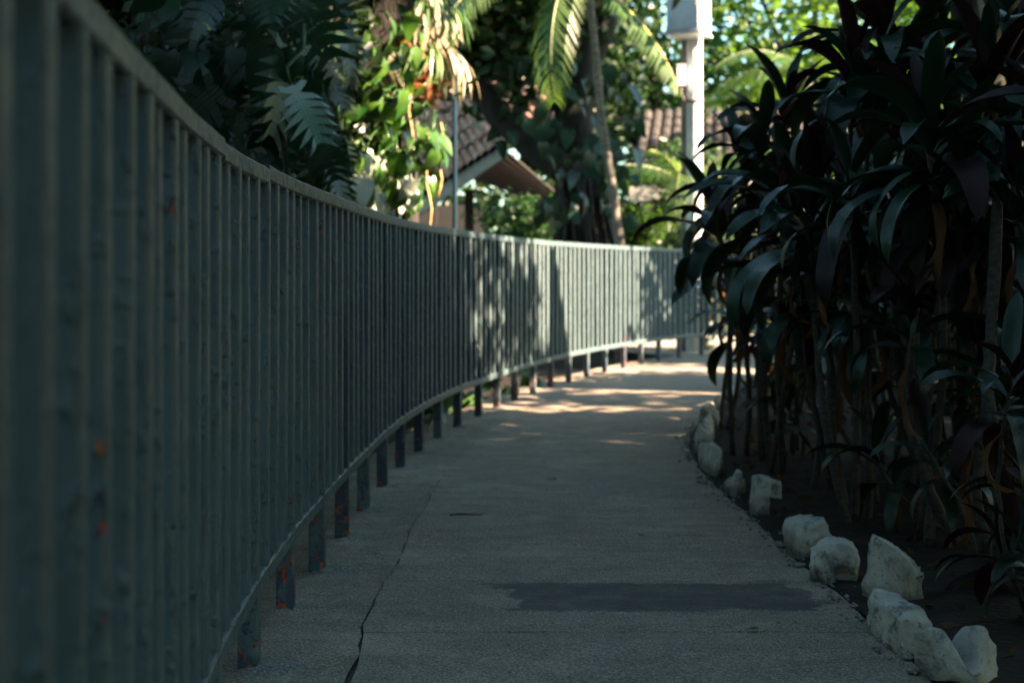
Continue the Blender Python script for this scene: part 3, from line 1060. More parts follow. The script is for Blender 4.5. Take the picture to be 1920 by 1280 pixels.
tree('broadleaf_tree', 'sunlit tree behind the purple crests at the upper right', (11, 31), (10.8, 31, 6.0), (3.4, 2.6, 5.0), 60, 75, 0.55, 0.27, M_LEAF_YEL, group=BGT, trunk_r=.25)
tree('broadleaf_tree', 'far hazy green tree closing the gap under the right-hand crowns', (14, 40), (13, 42, 6), (6, 3, 5.5), 110, 80, 0.7, 0.34, M_LEAF_MID, group=BGT, trunk_r=.3)
tree('broadleaf_tree', 'far dark tree low between the two roofs', (2.0, 44), (1, 44, 4.5), (8, 3, 4.5), 130, 80, 0.7, 0.34, M_LEAF_DARK, group=BGT, trunk_r=.3)
tree('broadleaf_tree', 'far dark tree low at the left behind the pavilion', (-9, 42), (-9, 42, 5), (7, 3, 5.5), 120, 80, 0.7, 0.34, M_LEAF_DARK, group=BGT, trunk_r=.3)

# --- trees beside and above the path, out of frame, several added only to cut light
SH = 'shade trees over the path'
tree('shade_tree', 'second row tree far right beyond the bed beside the camera', (12.5, 1.5), (12, 1.5, 7.5), (3.0, 6.0, 6.5), 230, 80, 0.6, 0.36, M_LEAF_DARK, group=SH)
tree('shade_tree', 'broad dense tree right of the path behind the camera', (7.5, -3), (7, -3, 6.0), (3.2, 4.0, 4.5), 110, 75, 0.55, 0.30, M_LEAF_DARK, group=SH)
tree('shade_tree', 'broad dense tree right of the bed beside the camera', (7.5, 0.5), (7, 0.3, 6.2), (3.0, 3.2, 5.0), 130, 75, 0.55, 0.30, M_LEAF_DARK, group=SH)
tree('shade_tree', 'tall dense tree right of the bed level with the squared stone', (7.2, 4.3), (6.8, 4.0, 6.3), (2.6, 2.3, 5.2), 120, 75, 0.5, 0.30, M_LEAF_DARK, group=SH)
tree('shade_tree', 'thin airy tree right of the bed level with the bend', (8.4, 9.4), (7.8, 9.3, 4.0), (1.9, 2.5, 2.5), 46, 44, 0.38, 0.28, M_LEAF_MID, group=SH)
tree('shade_tree', 'unseen crown added over the fence above the camera to cut skylight', (-5.0, -1.5), (-2.2, 0.3, 6.6), (2.4, 3.8, 1.3), 90, 75, 0.5, 0.30, M_LEAF_DARK, group=SH)  # this crown and the next are added to dim skylight on the left
tree('shade_tree', 'unseen crown added over the fence ahead of the camera to cut skylight', (-6.0, 5.5), (-3.2, 6.8, 6.6), (2.4, 3.0, 1.3), 85, 75, 0.5, 0.30, M_LEAF_DARK, group=SH)
tree('shade_tree', 'unseen crown added over the path just before the bend to cut skylight', (-4.0, 12.5), (1.8, 11.0, 7.2), (3.2, 2.2, 1.0), 110, 75, 0.45, 0.28, M_LEAF_DARK, group=SH)  # added overhead to cut the skylight coming from ahead
tree('shade_tree', 'unseen crown added above the inside of the bend to shade the fig tree', (7.0, 17.6), (5.2, 17.1, 6.2), (2.2, 1.2, 1.0), 80, 75, 0.38, 0.26, M_LEAF_DARK, group=SH)  # added above the frame so the fig trunk falls in shade
tree('shade_tree', 'small unseen crown added to shade the leaning trunks', (5.7, 6.7), (5.4, 6.8, 3.0), (.8, .7, .8), 40, 60, 0.25, 0.2, M_LEAF_DARK, group=SH, trunk_r=.06)  # added off to the side to keep sun off the leaning trunks
tree('shade_tree', 'unseen crown added to shade the near half of the planting bed', (6.2, 2.6), (4.6, 2.8, 5.0), (2.3, 3.2, 1.4), 110, 80, 0.45, 0.28, M_LEAF_DARK, group=SH)  # added with the following crown to darken the cordylines
tree('shade_tree', 'unseen crown added to shade the far half of the planting bed', (6.0, 6.4), (4.4, 6.5, 5.4), (1.9, 2.2, 1.2), 80, 75, 0.42, 0.28, M_LEAF_DARK, group=SH)
tree('shade_tree', 'unseen crown added left of the fence beside the camera to block sky', (-6, 1), (-5.5, 1, 5.5), (3.0, 5.0, 4.2), 100, 75, 0.6, 0.30, M_LEAF_DARK, group=SH)  # added to block the sky from the left
tree('shade_tree', 'unseen dense tree added behind the camera to block light', (2.5, -5), (1, -5, 3.6), (5.5, 2.0, 3.6), 200, 80, 0.5, 0.32, M_LEAF_DARK, group=SH)  # added as a light blocker at the camera's back
tree('shade_tree', 'tree at the far right of the bend shading the last of the fence', (9.3, 16.9), (8.8, 16.4, 3.8), (2.2, 1.7, 3.4), 90, 70, 0.45, 0.28, M_LEAF_DARK, group=SH)

# --- unseen hedges added round the garden to block low sky light
def hedge(label, x0, x1, y0, y1, h, n):
    c = ((x0 + x1) / 2, (y0 + y1) / 2, -.16)
    root = thing('hedge', label, 'hedge', c, 'added light-blocking hedges')
    P = np.stack([rng.uniform(x0, x1, n) - c[0], rng.uniform(y0, y1, n) - c[1], rng.uniform(.05, h, n)], 1)
    me = leaf_cloud(P, .24)
    me.materials.append(M_LEAF_DARK)
    link('foliage', me, root, kind='stuff')
    mb = MB()
    L = max(x1 - x0, y1 - y0)
    for q in range(int(L)):
        f = q / L - .5
        p = Vector(((x1 - x0) * f, (y1 - y0) * f, 0))
        mb.tube([p, p + Vector((.05, .05, h * .6))], [.05, .03], 6)
    mb.build('stem', M_BARK, root, True)


hedge('unseen hedge added on the right to block low sky light', 13.2, 14.2, -8, 13, 3.4, 9000)
hedge('unseen hedge added behind the camera to block low sky light', -5, 13, -9, -8, 3.4, 8000)
hedge('unseen hedge added on the left to block low sky light', -9.2, -8.2, -9, 16, 3.6, 9000)

# --- hanging dark crowns that enter the top of the picture
tree('ivy_clad_tree', 'dark tree overgrown with climbers standing behind the near fence at left', (-3.6, 9.5), (-3.6, 9.6, 2.6), (2.0, 1.6, 2.6), 110, 110, 0.34, 0.20, M_LEAF_DARK, trunk_r=.22, aspect=.6, shell=.2)
tree('ivy_clad_tree', 'dark overgrown tree behind the single big split leaf', (-1.9, 11.6), (-2.0, 11.8, 3.4), (1.2, 1.0, 2.4), 90, 100, 0.30, 0.19, M_LEAF_DARK, trunk_r=.2, aspect=.6, shell=.2)


# ------------------------------------------------------------------ split leaves (climber)
def monstera_mesh(L=0.5, W=0.42, lobes=7, mat=M_MONSTERA, curl=0.25):
    vs, fs = [], []
    # midrib vertices
    n = lobes * 2 + 1
    for i in range(n + 1):
        t = i / n
        vs.append((L * t, 0, -curl * L * t * t + 0.0))
    mid = list(range(n + 1))
    for sgn in (-1, 1):
        for k in range(lobes):
            t0 = (2 * k + 0.25) / n
            t1 = (2 * k + 1.7) / n
            tm = (t0 + t1) / 2
            w = W * 0.5 * math.sin(math.pi * (0.16 + 0.80 * tm)) ** 0.7 * 1.05
            back = -0.10 if k == 0 else 0.09 + 0.16 * tm
            tip = ((tm + back) * L, sgn * w, -curl * L * tm * tm - 0.16 * w)
            m0 = ((t0 + back * .55) * L, sgn * w * 0.6, -curl * L * t0 * t0 + 0.02 * w)
            m1 = ((t1 + back * .55) * L, sgn * w * 0.66, -curl * L * t1 * t1 + 0.02 * w)
            b = len(vs)
            vs += [m0, tip, m1]
            i0, i1, i2 = 2 * k, 2 * k + 1, 2 * k + 2
            # web close to the rib joins neighbours
            wq = w * 0.22
            j0 = (t0 * L, sgn * wq, vs[i0][2])
            j1 = (t1 * L + 0.01, sgn * wq, vs[i2][2])
            vs += [j0, j1]
            fs += [(i0, i1, i2, b + 4, b + 3), (b + 3, b + 4, b + 2, b)] if sgn > 0 else [(i2, i1, i0, b + 3, b + 4), (b, b + 2, b + 4, b + 3)]
            fs += [(b, b + 2, b + 1)] if sgn > 0 else [(b + 2, b, b + 1)]
        e = len(vs)
        vs.append((L * 1.08, sgn * 0.001, -curl * L * 1.1))
    fs.append((2 * lobes, n, 2 * lobes - 1))
    return MB().add(vs, fs).mesh('leaf', mat, False)


MON = [monstera_mesh(0.46, 0.46, 7), monstera_mesh(0.40, 0.36, 6, curl=.45), monstera_mesh(0.5, 0.44, 7, curl=.1)]


def heart_mesh(L, W, mat, curl=0.4):
    vs = [(0, 0, 0)]
    prof = [(-.12, .28), (.05, .46), (.25, .5), (.5, .4), (.75, .22)]
    fs = []
    rib = [0]
    for t in (.08, .25, .5, .75, 1.0):
        vs.append((t * L, 0, -curl * L * t * t))
        rib.append(len(vs) - 1)
    for sg in (-1, 1):
        ids = []
        for (t, w) in prof:
            vs.append((t * L, sg * w * W, -curl * L * max(t, 0) ** 2 + 0.07 * W * (1 if w > .3 else .3)))
            ids.append(len(vs) - 1)
        for k in range(4):
            f = (rib[k], rib[k + 1], ids[k + 1], ids[k])
            fs.append(f if sg > 0 else f[::-1])
        f = (rib[4], rib[5], ids[4])
        fs.append(f if sg > 0 else f[::-1])
    return MB().add(vs, fs).mesh('leaf', mat, True)


HEART_D = [heart_mesh(0.26, 0.2, M_MONSTERA, c) for c in (.2, .5)]
HEART_V = [heart_mesh(0.22, 0.17, M_VINE, c) for c in (.2, .5, .8)]


def look_rot(axis, nrm, roll=0.0):
    """euler with local +X along axis and local +Z near nrm"""
    x = Vector(axis).normalized()
    z = Vector(nrm)
    z = (z - x * z.dot(x)).normalized()
    y = z.cross(x)
    m = Matrix((x, y, z)).transposed()
    return (m @ Matrix.Rotation(roll, 3, 'X')).to_euler()


def leaf_climber(name, label, cat, base, spots, meshes, scale=(0.8, 1.2), stalk=True, face=(0.2, -1, 0.45), spread=0.7, stem_mat=M_BARK):
    root = thing(name, label, cat, base)
    B = Vector(base)
    stem = MB()
    for (x, y, z) in spots:
        p = Vector((x, y, z)) - B
        dr = Vector((random.gauss(0, .45), random.gauss(-.25, .25), -1 + random.gauss(0, .35)))
        nr = Vector((face[0] + random.gauss(0, spread), face[1] + random.gauss(0, spread * .6), face[2] + random.gauss(0, spread * .6)))
        e = look_rot(dr, nr)
        link('leaf', random.choice(meshes), root, p, e, random.uniform(*scale))
        if stalk:
            q = p + Vector((-dr.x * .1 + random.gauss(0, .08), random.uniform(.1, .3), random.uniform(0.02, .25)))
            stem.tube([p, p.lerp(q, .5) + Vector((0, 0, .04)), q], [.006, .007, .009], 5)
    if stalk:
        stem.build('stalk', stem_mat, root, True, kind='stuff')
    return root


def spots_px(n, x0, x1, y0, y1, d0, d1, gz0=None):
    out = []
    for _ in range(n):
        v = at(random.uniform(x0, x1), random.uniform(y0, y1), random.uniform(d0, d1))
        out.append(tuple(v))
    return out


# the one big split leaf, its lit look put into a paler green
M_LITLEAF = leaf_mat('lit_split_leaf', (0.06, 0.12, 0.09), (0.09, 0.16, 0.12), 0.35, 0.15, None, 0.6, 4, 14)
v = at(545, 160, 7.4)
root = thing('split_leaf_plant', 'single large split leaf, coloured pale to look lit, hanging in front of the dark climbers', 'leaf', v)
link('leaf', monstera_mesh(0.36, 0.34, 7, M_LITLEAF, .2), root, (0, 0, 0), look_rot((0.42, -.15, -0.62), (0.45, -0.75, 0.6)), 1.0)
MB().tube([(0, 0, 0), (-.02, .02, .10), (.06, .06, .2), (.05, .15, .34)], [.008, .008, .009, .01], 6).build('stalk', M_VINE, root, True)

leaf_climber('split_leaf_climber', 'mass of dark split-leaf climber behind the near fence at the upper left', 'climbing plant', (-3.0, 8.9, -.1),
             spots_px(75, 230, 600, -60, 330, 7.8, 9.2), MON + HEART_D, (0.6, 1.15), face=(.5, -.8, .6))
leaf_climber('split_leaf_climber', 'dark glossy climber left of the bright vine column', 'climbing plant', (-1.8, 10.4, -.1),
             spots_px(60, 400, 650, -40, 330, 9.6, 10.8), MON + HEART_D, (0.55, 1.0), face=(.5, -.8, .6))
leaf_climber('bright_vine', 'sunlit yellow green vine column reaching down to the rail', 'climbing plant', (-.95, 12.1, -.1),
             spots_px(170, 600, 790, 30, 400, 11.0, 12.8) + spots_px(22, 770, 830, 230, 350, 11.4, 12.2), HEART_V, (0.4, 0.95), face=(.8, -.6, .4), stem_mat=M_VINE)
leaf_climber('bright_vine', 'big pale sun-bleached leaves hanging just above the rail', 'climbing plant', (-1.0, 11.4, -.1),
             spots_px(14, 670, 770, 285, 370, 10.9, 11.6), [monstera_mesh(0.40, 0.36, 6, M_BLEACHED, .3), heart_mesh(.24, .18, M_BLEACHED, .3)], (0.7, 1.1), face=(.9, -.5, .5), spread=.3, stem_mat=M_VINE)
leaf_climber('dark_climber', 'dark climber with dangling leaves wrapped round the big root-clad trunk', 'climbing plant', (1.0, 18.6, -.1),
             spots_px(75, 1010, 1200, 110, 420, 17.9, 18.6) + spots_px(50, 930, 1110, 40, 270, 18.2, 19.3), HEART_D, (0.6, 1.2), face=(.5, -.8, .5))


# ------------------------------------------------------------------ palms
def strip_frond(L, n, W, droop, spread_deg, mat, hang=0.0, sub=5):
    """fan leaf: narrow strips radiating in the local XY plane about +X, drooping to -Z"""
    b = MB()
    for k in range(n):
        a = R(spread_deg) * (k / (n - 1) - 0.5) + random.uniform(-.03, .03)
        x = z = 0.0
        ll = L * random.uniform(.75, 1.05)
        ang = random.uniform(-.1, .1) + hang
        vs, fs = [], []
        for i in range(sub + 1):
            t = i / sub
            w = W * (0.35 + 0.65 * math.sin(math.pi * min(1, t * .8 + .1))) * (1 if i < sub else .05)
            for sg in (-1, 1):
                vs.append((x * math.cos(a) - sg * w / 2 * math.sin(a), x * math.sin(a) + sg * w / 2 * math.cos(a), z))
            ang -= droop / sub * random.uniform(.7, 1.4)
            x += ll / sub * math.cos(ang)
            z += ll / sub * math.sin(ang)
        fs = [(2 * i, 2 * i + 1, 2 * i + 3, 2 * i + 2) for i in range(sub)]
        b.add(vs, fs)
    return b.mesh('frond', mat)


def feather_frond(L, n, leaf_l, droop, mat, rib=None):
    rib = rib or M_GREENRIB
    """coconut type frond along +X, leaflets hanging both sides"""
    b = MB()
    pts = []
    x = z = 0
    ang = .25
    for i in range(n + 1):
        pts.append(Vector((x, 0, z)))
        ang -= droop / n
        x += L / n * math.cos(ang)
        z += L / n * math.sin(ang)
    for i in range(2, n + 1):
        p = pts[i]
        t = i / n
        ll = leaf_l * (math.sin(math.pi * (0.12 + .83 * t)) ** .6)
        tg = (pts[i] - pts[i - 1]).normalized()
        for sg in (-1, 1):
            dr = (tg * 0.55 + Vector((0, sg * 0.75, -0.25 + random.uniform(-.15, .1)))).normalized()
            w = 0.017
            e1 = p + dr * ll * .5
            d2 = (dr + Vector((0, 0, -0.75))).normalized()
            e2_ = e1 + d2 * ll * .5
            s = tg * w
            b.add([p - s, p + s, e1 + s * 1.1, e1 - s * 1.1, e2_], [(0, 1, 2, 3), (3, 2, 4)])
    me = b.mesh('frond', mat)
    rb = MB().tube(pts, [0.022 * (1.1 - .85 * i / n) for i in range(n + 1)], 6).mesh('rib', rib, True)
    return me, rb


FANS = [strip_frond(.85, 26, .045, 1.3, 150, M_FAN), strip_frond(.8, 24, .045, 1.7, 120, M_FAN), strip_frond(.75, 24, .04, 1.2, 160, M_FROND)]
DEADS = [strip_frond(.8, 20, .05, 1.9, 90, M_DEADFAN), strip_frond(.7, 18, .05, 2.3, 80, M_DEADFAN)]
c = at(765, 25, 12.2)
root = thing('fan_palm', 'sunlit fan palm with a hanging skirt of orange dead and bleached fronds above the vine', 'palm tree', (c.x, c.y, -.16))
zc = c.z + .16
MB().tube([(0.02 * math.sin(i), 0, -.05 + (zc + .5) * i / 8) for i in range(9)], [.10] * 9, 10).build('trunk', M_BARK, root, True)
for i in range(44):
    a = random.uniform(0, 6.28) if i > 12 else random.uniform(-1.9, .6)
    dead = i % 5 in (0, 2, 3)
    me = random.choice(DEADS if dead else FANS)
    pitch = random.uniform(-55, 5) if not dead else random.uniform(-80, -45)
    e = (Matrix.Rotation(a, 4, 'Z') @ Matrix.Rotation(R(-pitch), 4, 'Y')).to_euler()
    rr = random.uniform(.05, .28)
    link('frond', me, root, (math.cos(a) * rr, math.sin(a) * rr, zc - random.uniform(-.45, .30)), e, random.uniform(.75, 1.1))
for (x0, y0, x1, y1, d) in [(800, 250, 806, 438, 11.9), (826, 230, 823, 372, 12.0), (772, 120, 768, 300, 12.0)]:
    a, b = at(x0, y0, d), at(x1, y1, d)
    pts = [a.lerp(b, k / 8) + Vector((.02 * math.sin(k * 1.3), 0, 0)) - Vector(root.location) for k in range(9)]
    MB().tube(pts, .011, 6).build('hanging_root', M_ROOT, root, True)

# coconut palm with the pale slender trunk
FE = [feather_frond(2.6, 40, .62, 1.5, M_FROND), feather_frond(2.3, 36, .55, 1.9, M_FROND), feather_frond(2.5, 38, .6, 1.1, M_LEAF_MID)]
b0 = at(1163, 560, 17.6)
root = thing('coconut_palm', 'slender coconut palm whose pale leaning trunk rises behind the sunlit fence', 'palm tree', (b0.x, b0.y, -.16))
path = [(1163, 640), (1166, 480), (1155, 400), (1140, 300), (1125, 200), (1117, 100), (1106, 0), (1100, -90)]
pts = [at(x, y, 17.6) - Vector(root.location) for x, y in path]
pts[0].z = -.05
MB().tube(pts, [.075, .062, .056, .053, .05, .048, .046, .05], 10).build('trunk', M_PALMBARK, root, True)
crown = pts[-1]
FE.append(feather_frond(1.7, 34, .42, .7, M_LEAF_MID, M_RIB))
FR = [(at(1110, -30, 16.9), (0.66, -.25, -.70), 3), (at(1060, -40, 17.2), (-.7, -.6, .0), 0), (at(1080, -90, 17.4), (-.9, -.1, .35), 2),
      (at(1100, -100, 17.5), (.2, -.9, .3), 1), (at(1120, -90, 17.8), (.8, .4, .3), 2), (at(1100, -70, 17.8), (-.3, .9, .2), 0), (at(1095, -60, 17.4), (-.35, -.8, -.3), 1)]
for (p, dr, k) in FR:
    me, rb = FE[k]
    q = p - Vector(root.location)
    e = look_rot(dr, (0, 0, 1))
    o = link('frond', me, root, q, e)
    link('rib', rb, o)

# second palm behind, deeper
root = thing('feather_palm', 'green feather palm with fronds fanning low between the big trunk and the white pole', 'palm tree', (2.6, 21.5, -.16))
MB().tube([(0, 0, -.05), (.03, 0, 1.2), (0, 0, 2.6)], [.12, .10, .09], 10).build('trunk', M_BARK, root, True)
for k in range(12):
    a = 6.28 * k / 12 + random.uniform(-.2, .2)
    me, rb = random.choice(FE)
    o = link('frond', me, root, (0, 0, 2.6), look_rot((math.cos(a), math.sin(a), random.uniform(.1, .6)), (0, 0, 1)), .8)
    link('rib', rb, o)
root = thing('feather_palm', 'sunlit feather palm with yellow fronds right of the white pole box', 'palm tree', (5.6, 27.0, -.16))
MB().tube([(0, 0, -.05), (.05, 0, 2.4), (0, 0, 5.0)], [.14, .12, .11], 10).build('trunk', M_PALMBARK, root, True)
FEY = feather_frond(2.6, 40, .62, 1.4, M_LEAF_YEL)
for k in range(14):
    a = 6.28 * k / 14 + random.uniform(-.2, .2)
    o = link('frond', FEY[0], root, (0, 0, 5.0), look_rot((math.cos(a), math.sin(a), random.uniform(.0, .7)), (0, 0, 1)), .9)
    link('rib', FEY[1], o)

# ------------------------------------------------------------------ big root-clad fig tree
root = thing('fig_tree', 'massive dark fig tree with roots clinging down its trunk, one limb forking up left', 'tree', (1.15, 19.2, -.16))
O = Vector(root.location)
tb = MB()
def T(pxs, d, rr, n=10):
    pts = [at(x, y, d) - O for x, y in pxs]
    tb.tube(pts, rr, n)
T([(1125, 640), (1120, 520), (1105, 430), (1085, 330), (1075, 230), (1085, 120), (1100, 0), (1110, -150)], 19.2, [.60, .48, .38, .31, .26, .22, .18, .14], 14)
T([(1080, 330), (1030, 300), (980, 260), (930, 215), (905, 170), (880, 110), (860, 0)], 19.0, [.22, .20, .18, .165, .15, .12, .09])
T([(1075, 230), (1040, 150), (1010, 60), (980, -60)], 19.2, [.17, .14, .11, .08])
T([(1085, 150), (1130, 60), (1170, -60)], 19.4, [.2, .16, .1])
tb.build('trunk', M_BARK, root, True)
for k in range(17):
    x = 1048 + k * 9 + random.uniform(-4, 4)
    xt = 1040 + (x - 1040) * .55 + random.uniform(-8, 8)
    d = 18.75 + abs(x - 1118) / 100 * .3 + random.uniform(-.08, .08)
    pts = [at(x + (xt - x) * (t / 8) + random.uniform(-3, 3), 640 - t * 38, d) - O for t in range(9)]
    MB().tube(pts, [random.uniform(.03, .06) * (1.2 - .07 * t) for t in range(9)], 6).build('root', M_BARK, root, True)
P, cc = clumps(np.array([-1.35, 0, 5.0]), (1.75, 1.8, 1.5), 90, 90, .34, .3)
me = leaf_cloud(P, .22)
me.materials.append(M_LEAF_DARK)
link('crown', me, root, kind='stuff')


# --- shrubs behind the fence
def shrub(label, c, r, n_cl, per, rc, leaf, mat, name='shrub', cat='shrub', group=None):
    root = thing(name, label, cat, (c[0], c[1], -.16), group)
    P, cc = clumps((0, 0, c[2] + .16), r, n_cl, per, rc, .4)
    P = P[P[:, 2] > .02]
    me = leaf_cloud(P, leaf)
    me.materials.append(mat)
    link('foliage', me, root, kind='stuff')
    mb = MB()
    for q in range(5):
        e = Vector(cc[q])
        mb.tube([(random.uniform(-.1, .1), random.uniform(-.1, .1), -.03), e * .5 + Vector((0, 0, .1)), e], [.03, .02, .01], 5)
    mb.build('stem', M_BARK, root, True)
    return root


shrub('rounded mid green shrub under the tiled roof just left of the big trunk', (0.05, 20.5, 1.15), (.72, .6, 1.05), 60, 90, .14, .10, M_LEAF_MID)
shrub('yellow green shrub low behind the fence right of the pale palm trunk', (2.0, 22.5, 1.2), (.55, .5, 1.0), 45, 70, .15, .12, M_LEAF_YEL)
shrub('dark leafy shrub rising in front of the grey brown roof', (3.25, 25.0, 2.1), (.8, .5, 1.7), 60, 70, .22, .15, M_LEAF_DARK)
shrub('dark shrub hugging the foot of the white pole', (2.75, 21.0, .9), (.6, .5, .95), 50, 70, .15, .12, M_LEAF_DARK)
shrub('dark hedge shrub behind the fence under the vine column', (-1.9, 11.0, .7), (.8, .6, .9), 70, 80, .15, .13, M_LEAF_DARK)
shrub('dark hedge shrub behind the near fence below the split-leaf climber', (-2.6, 8.6, .8), (1.2, .7, 1.1), 90, 80, .17, .13, M_LEAF_DARK)
shrub('dark hedge shrub behind the fence beside the camera', (-2.4, 5.5, .8), (.9, 1.6, 1.3), 90, 80, .17, .14, M_LEAF_DARK)
shrub('dark shrub filling the back of the bed below the green wall', (4.7, 11.5, .8), (1.4, .45, 1.0), 90, 80, .18, .16, M_LEAF_DARK)
shrub('shaded shrub at the right of the bed behind the back row of cordylines', (3.5, 7.7, .8), (1.0, .6, 1.0), 80, 80, .16, .15, M_LEAF_DARK)
shrub('low shrub inside the bend of the path beyond the last cordyline', (3.7, 13.9, .8), (1.2, 1.3, 1.0), 110, 80, .15, .13, M_LEAF_DARK)
shrub('clipped shrub at the far inside corner of the bend', (5.6, 16.0, .7), (1.4, .8, 1.1), 90, 80, .15, .13, M_LEAF_DARK)

# broad bright leaves showing under the bottom rail
for (x, y, d, n, lb) in [(785, 800, 9.9, 7, 'bright leafy plant seen under the rail between the first sunlit posts'),
                         (870, 755, 11.6, 9, 'broad green leaves under the rail beside the red speck'),
                         (930, 725, 12.9, 10, 'broad green leaves pushing through under the middle of the rail'),
                         (985, 715, 13.6, 9, 'broad green leaves under the rail left of the red-chipped post')]:
    b = at(x, y, d)
    b.z = -.12
    s = arc_of_y(b.y)
    root = thing('broadleaf_plant', lb, 'plant', b, 'leafy plants behind the fence foot')
    for k in range(n):
        a = random.uniform(0, 6.28)
        p = Vector((random.uniform(-.16, .16), random.uniform(-.1, .25), random.uniform(.16, .38)))
        link('leaf', random.choice(HEART_V), root, p, look_rot((math.cos(a), math.sin(a), -.3), (.5, -.5, .8)), random.uniform(.6, 1.0))
        MB().tube([(0, .05, 0), p * .6, p], [.006, .005, .004], 5).build('stalk', M_VINE, root, True)


# ------------------------------------------------------------------ pavilions
def barrel_tile(w, l, mat, arch=0.5):
    vs, fs = [], []
    for i in range(7):
        a = math.pi * i / 6
        vs.append((-math.cos(a) * w / 2, 0, math.sin(a) * w * arch))
        vs.append((-math.cos(a) * w / 2 * .86, l, math.sin(a) * w * arch * .86 - 0.0))
    for i in range(6):
        fs.append((2 * i, 2 * i + 1, 2 * i + 3, 2 * i + 2))
    return MB().add(vs, fs).mesh('tile', mat, True)


def tiled_plane(root, E0, E1, T0, T1, cols, rows, me, mat_under, w, sag=0.0):
    """E0-E1 eave, T0-T1 top; barrel tiles run from the top to the eave"""
    O = Vector(root.location)
    E0, E1, T0, T1 = [Vector(p) - O for p in (E0, E1, T0, T1)]
    nrm = (E1 - E0).cross(T0 - E0).normalized()
    if nrm.z < 0:
        nrm = -nrm
    th = nrm * 0.03
    vs = [E0 - th, E1 - th, T1 - th, T0 - th, E0, E1, T1, T0]
    MB().add(vs, [(0, 1, 2, 3), (4, 5, 6, 7), (0, 1, 5, 4), (1, 2, 6, 5), (2, 3, 7, 6), (3, 0, 4, 7)]).build('roof_deck', mat_under, root)
    for i in range(cols):
        u = (i + .5) / cols
        a, b = E0.lerp(E1, u), T0.lerp(T1, u)
        ax = (b - a)
        step = ax / rows
        rt = (E1 - E0).normalized()
        y = ax.normalized()
        z = nrm
        x = y.cross(z).normalized()
        m = Matrix((x, y, x.cross(y))).transposed()
        for j in range(rows):
            p = a + step * j + nrm * (0.006 + random.uniform(0, .012))
            L = step.length * 1.12
            link('tile', me, root, p, (m @ Matrix.Rotation(random.uniform(-.03, .03) - .03, 3, 'X')).to_euler(), (1, L / .4, 1))


TILE_A = barrel_tile(.15, .4, M_TILE)
TILE_B = barrel_tile(.22, .4, M_TILEGREY)
E0, E1 = at(948, 270, 21.5), at(760, 390, 24)
T0, T1 = at(868, 168, 24.5), at(690, 262, 27)
root = thing('tiled_pavilion', 'open pavilion with terracotta barrel tiles and a cream fascia left of the big trunk', 'pavilion', (-1.2, 23, -.16))
O = Vector(root.location)
tiled_plane(root, E0, E1, T0, T1, 15, 5, TILE_A, M_SOFFIT, .15)
# fascia board under the eave
d = (E1 - E0)
nn = Vector((0.35, -.2, 0))
fh = 0.22
a0, a1 = E0 - O, E1 - O
f0 = 0.19
f1 = 0.27
out = Vector((.04, -.02, 0))
vs = [a0 + out, a1 + out, a1 + out - Vector((0, 0, f1)), a0 + out - Vector((0, 0, f0)), a0, a1, a1 - Vector((0, 0, f1)), a0 - Vector((0, 0, f0))]
MB().add(vs, [(0, 1, 2, 3), (7, 6, 5, 4), (0, 4, 5, 1), (3, 2, 6, 7), (0, 3, 7, 4), (1, 5, 6, 2)]).build('fascia', M_FASCIA, root)
# second slope behind the limb and its boarded underside
E2, E3 = at(1110, 360, 20.5), at(935, 262, 18.6)
T2, T3 = at(1085, 200, 24), at(920, 160, 22)
tiled_plane(root, at(1075, 232, 20.9), at(951, 268, 21.5), at(1000, 118, 23.7), at(870, 166, 24.5), 9, 6, TILE_A, M_SOFFIT, .15)
q = [at(955, 288, 21.7) - O, at(1070, 385, 22.3) - O, at(1080, 405, 26) - O, at(868, 330, 27) - O]
for k in range(10):
    u0, u1 = k / 10 + .004, (k + 1) / 10 - .004
    A, B, C, D = q[0].lerp(q[3], u0), q[1].lerp(q[2], u0), q[1].lerp(q[2], u1), q[0].lerp(q[3], u1)
    up = Vector((0, 0, .025))
    MB().add([A, B, C, D, A + up, B + up, C + up, D + up], [(0, 1, 2, 3), (7, 6, 5, 4), (0, 4, 5, 1), (1, 5, 6, 2), (2, 6, 7, 3), (3, 7, 4, 0)]).build('soffit_board', M_SOFFIT, root)
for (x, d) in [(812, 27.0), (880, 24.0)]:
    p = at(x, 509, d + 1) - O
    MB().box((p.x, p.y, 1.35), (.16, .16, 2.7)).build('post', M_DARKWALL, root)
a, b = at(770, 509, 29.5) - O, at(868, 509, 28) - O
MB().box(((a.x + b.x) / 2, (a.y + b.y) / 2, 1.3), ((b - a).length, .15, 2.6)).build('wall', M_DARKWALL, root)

root = thing('grey_roofed_pavilion', 'low pavilion with a weathered grey brown tile roof and cream fascia behind the white pole', 'pavilion', (4.2, 28, -.16))
O = Vector(root.location)
E0, E1 = at(1180, 352, 26.5), at(1520, 330, 27.5)
T0, T1 = at(1205, 215, 29.5), at(1500, 205, 30.5)
tiled_plane(root, E0, E1, T0, T1, 16, 8, TILE_B, M_SOFFIT, .22)
vs = [E0 - O + Vector((0, -.04, .02)), E1 - O + Vector((0, -.04, .02))]
MB().add([vs[0], vs[1], vs[1] - Vector((0, 0, .28)), vs[0] - Vector((0, 0, .28)), vs[0] + Vector((0, .04, 0)), vs[1] + Vector((0, .04, 0)), vs[1] + Vector((0, .04, -.28)), vs[0] + Vector((0, .04, -.28))],
         [(0, 1, 2, 3), (7, 6, 5, 4), (0, 4, 5, 1), (3, 2, 6, 7), (0, 3, 7, 4), (1, 5, 6, 2)]).build('fascia', M_FASCIA, root)
for x in (1215, 1330, 1490):
    p = at(x, 509, 27.2) - O
    MB().box((p.x, p.y, 1.28), (.18, .18, 2.56)).build('post', M_FASCIA, root)
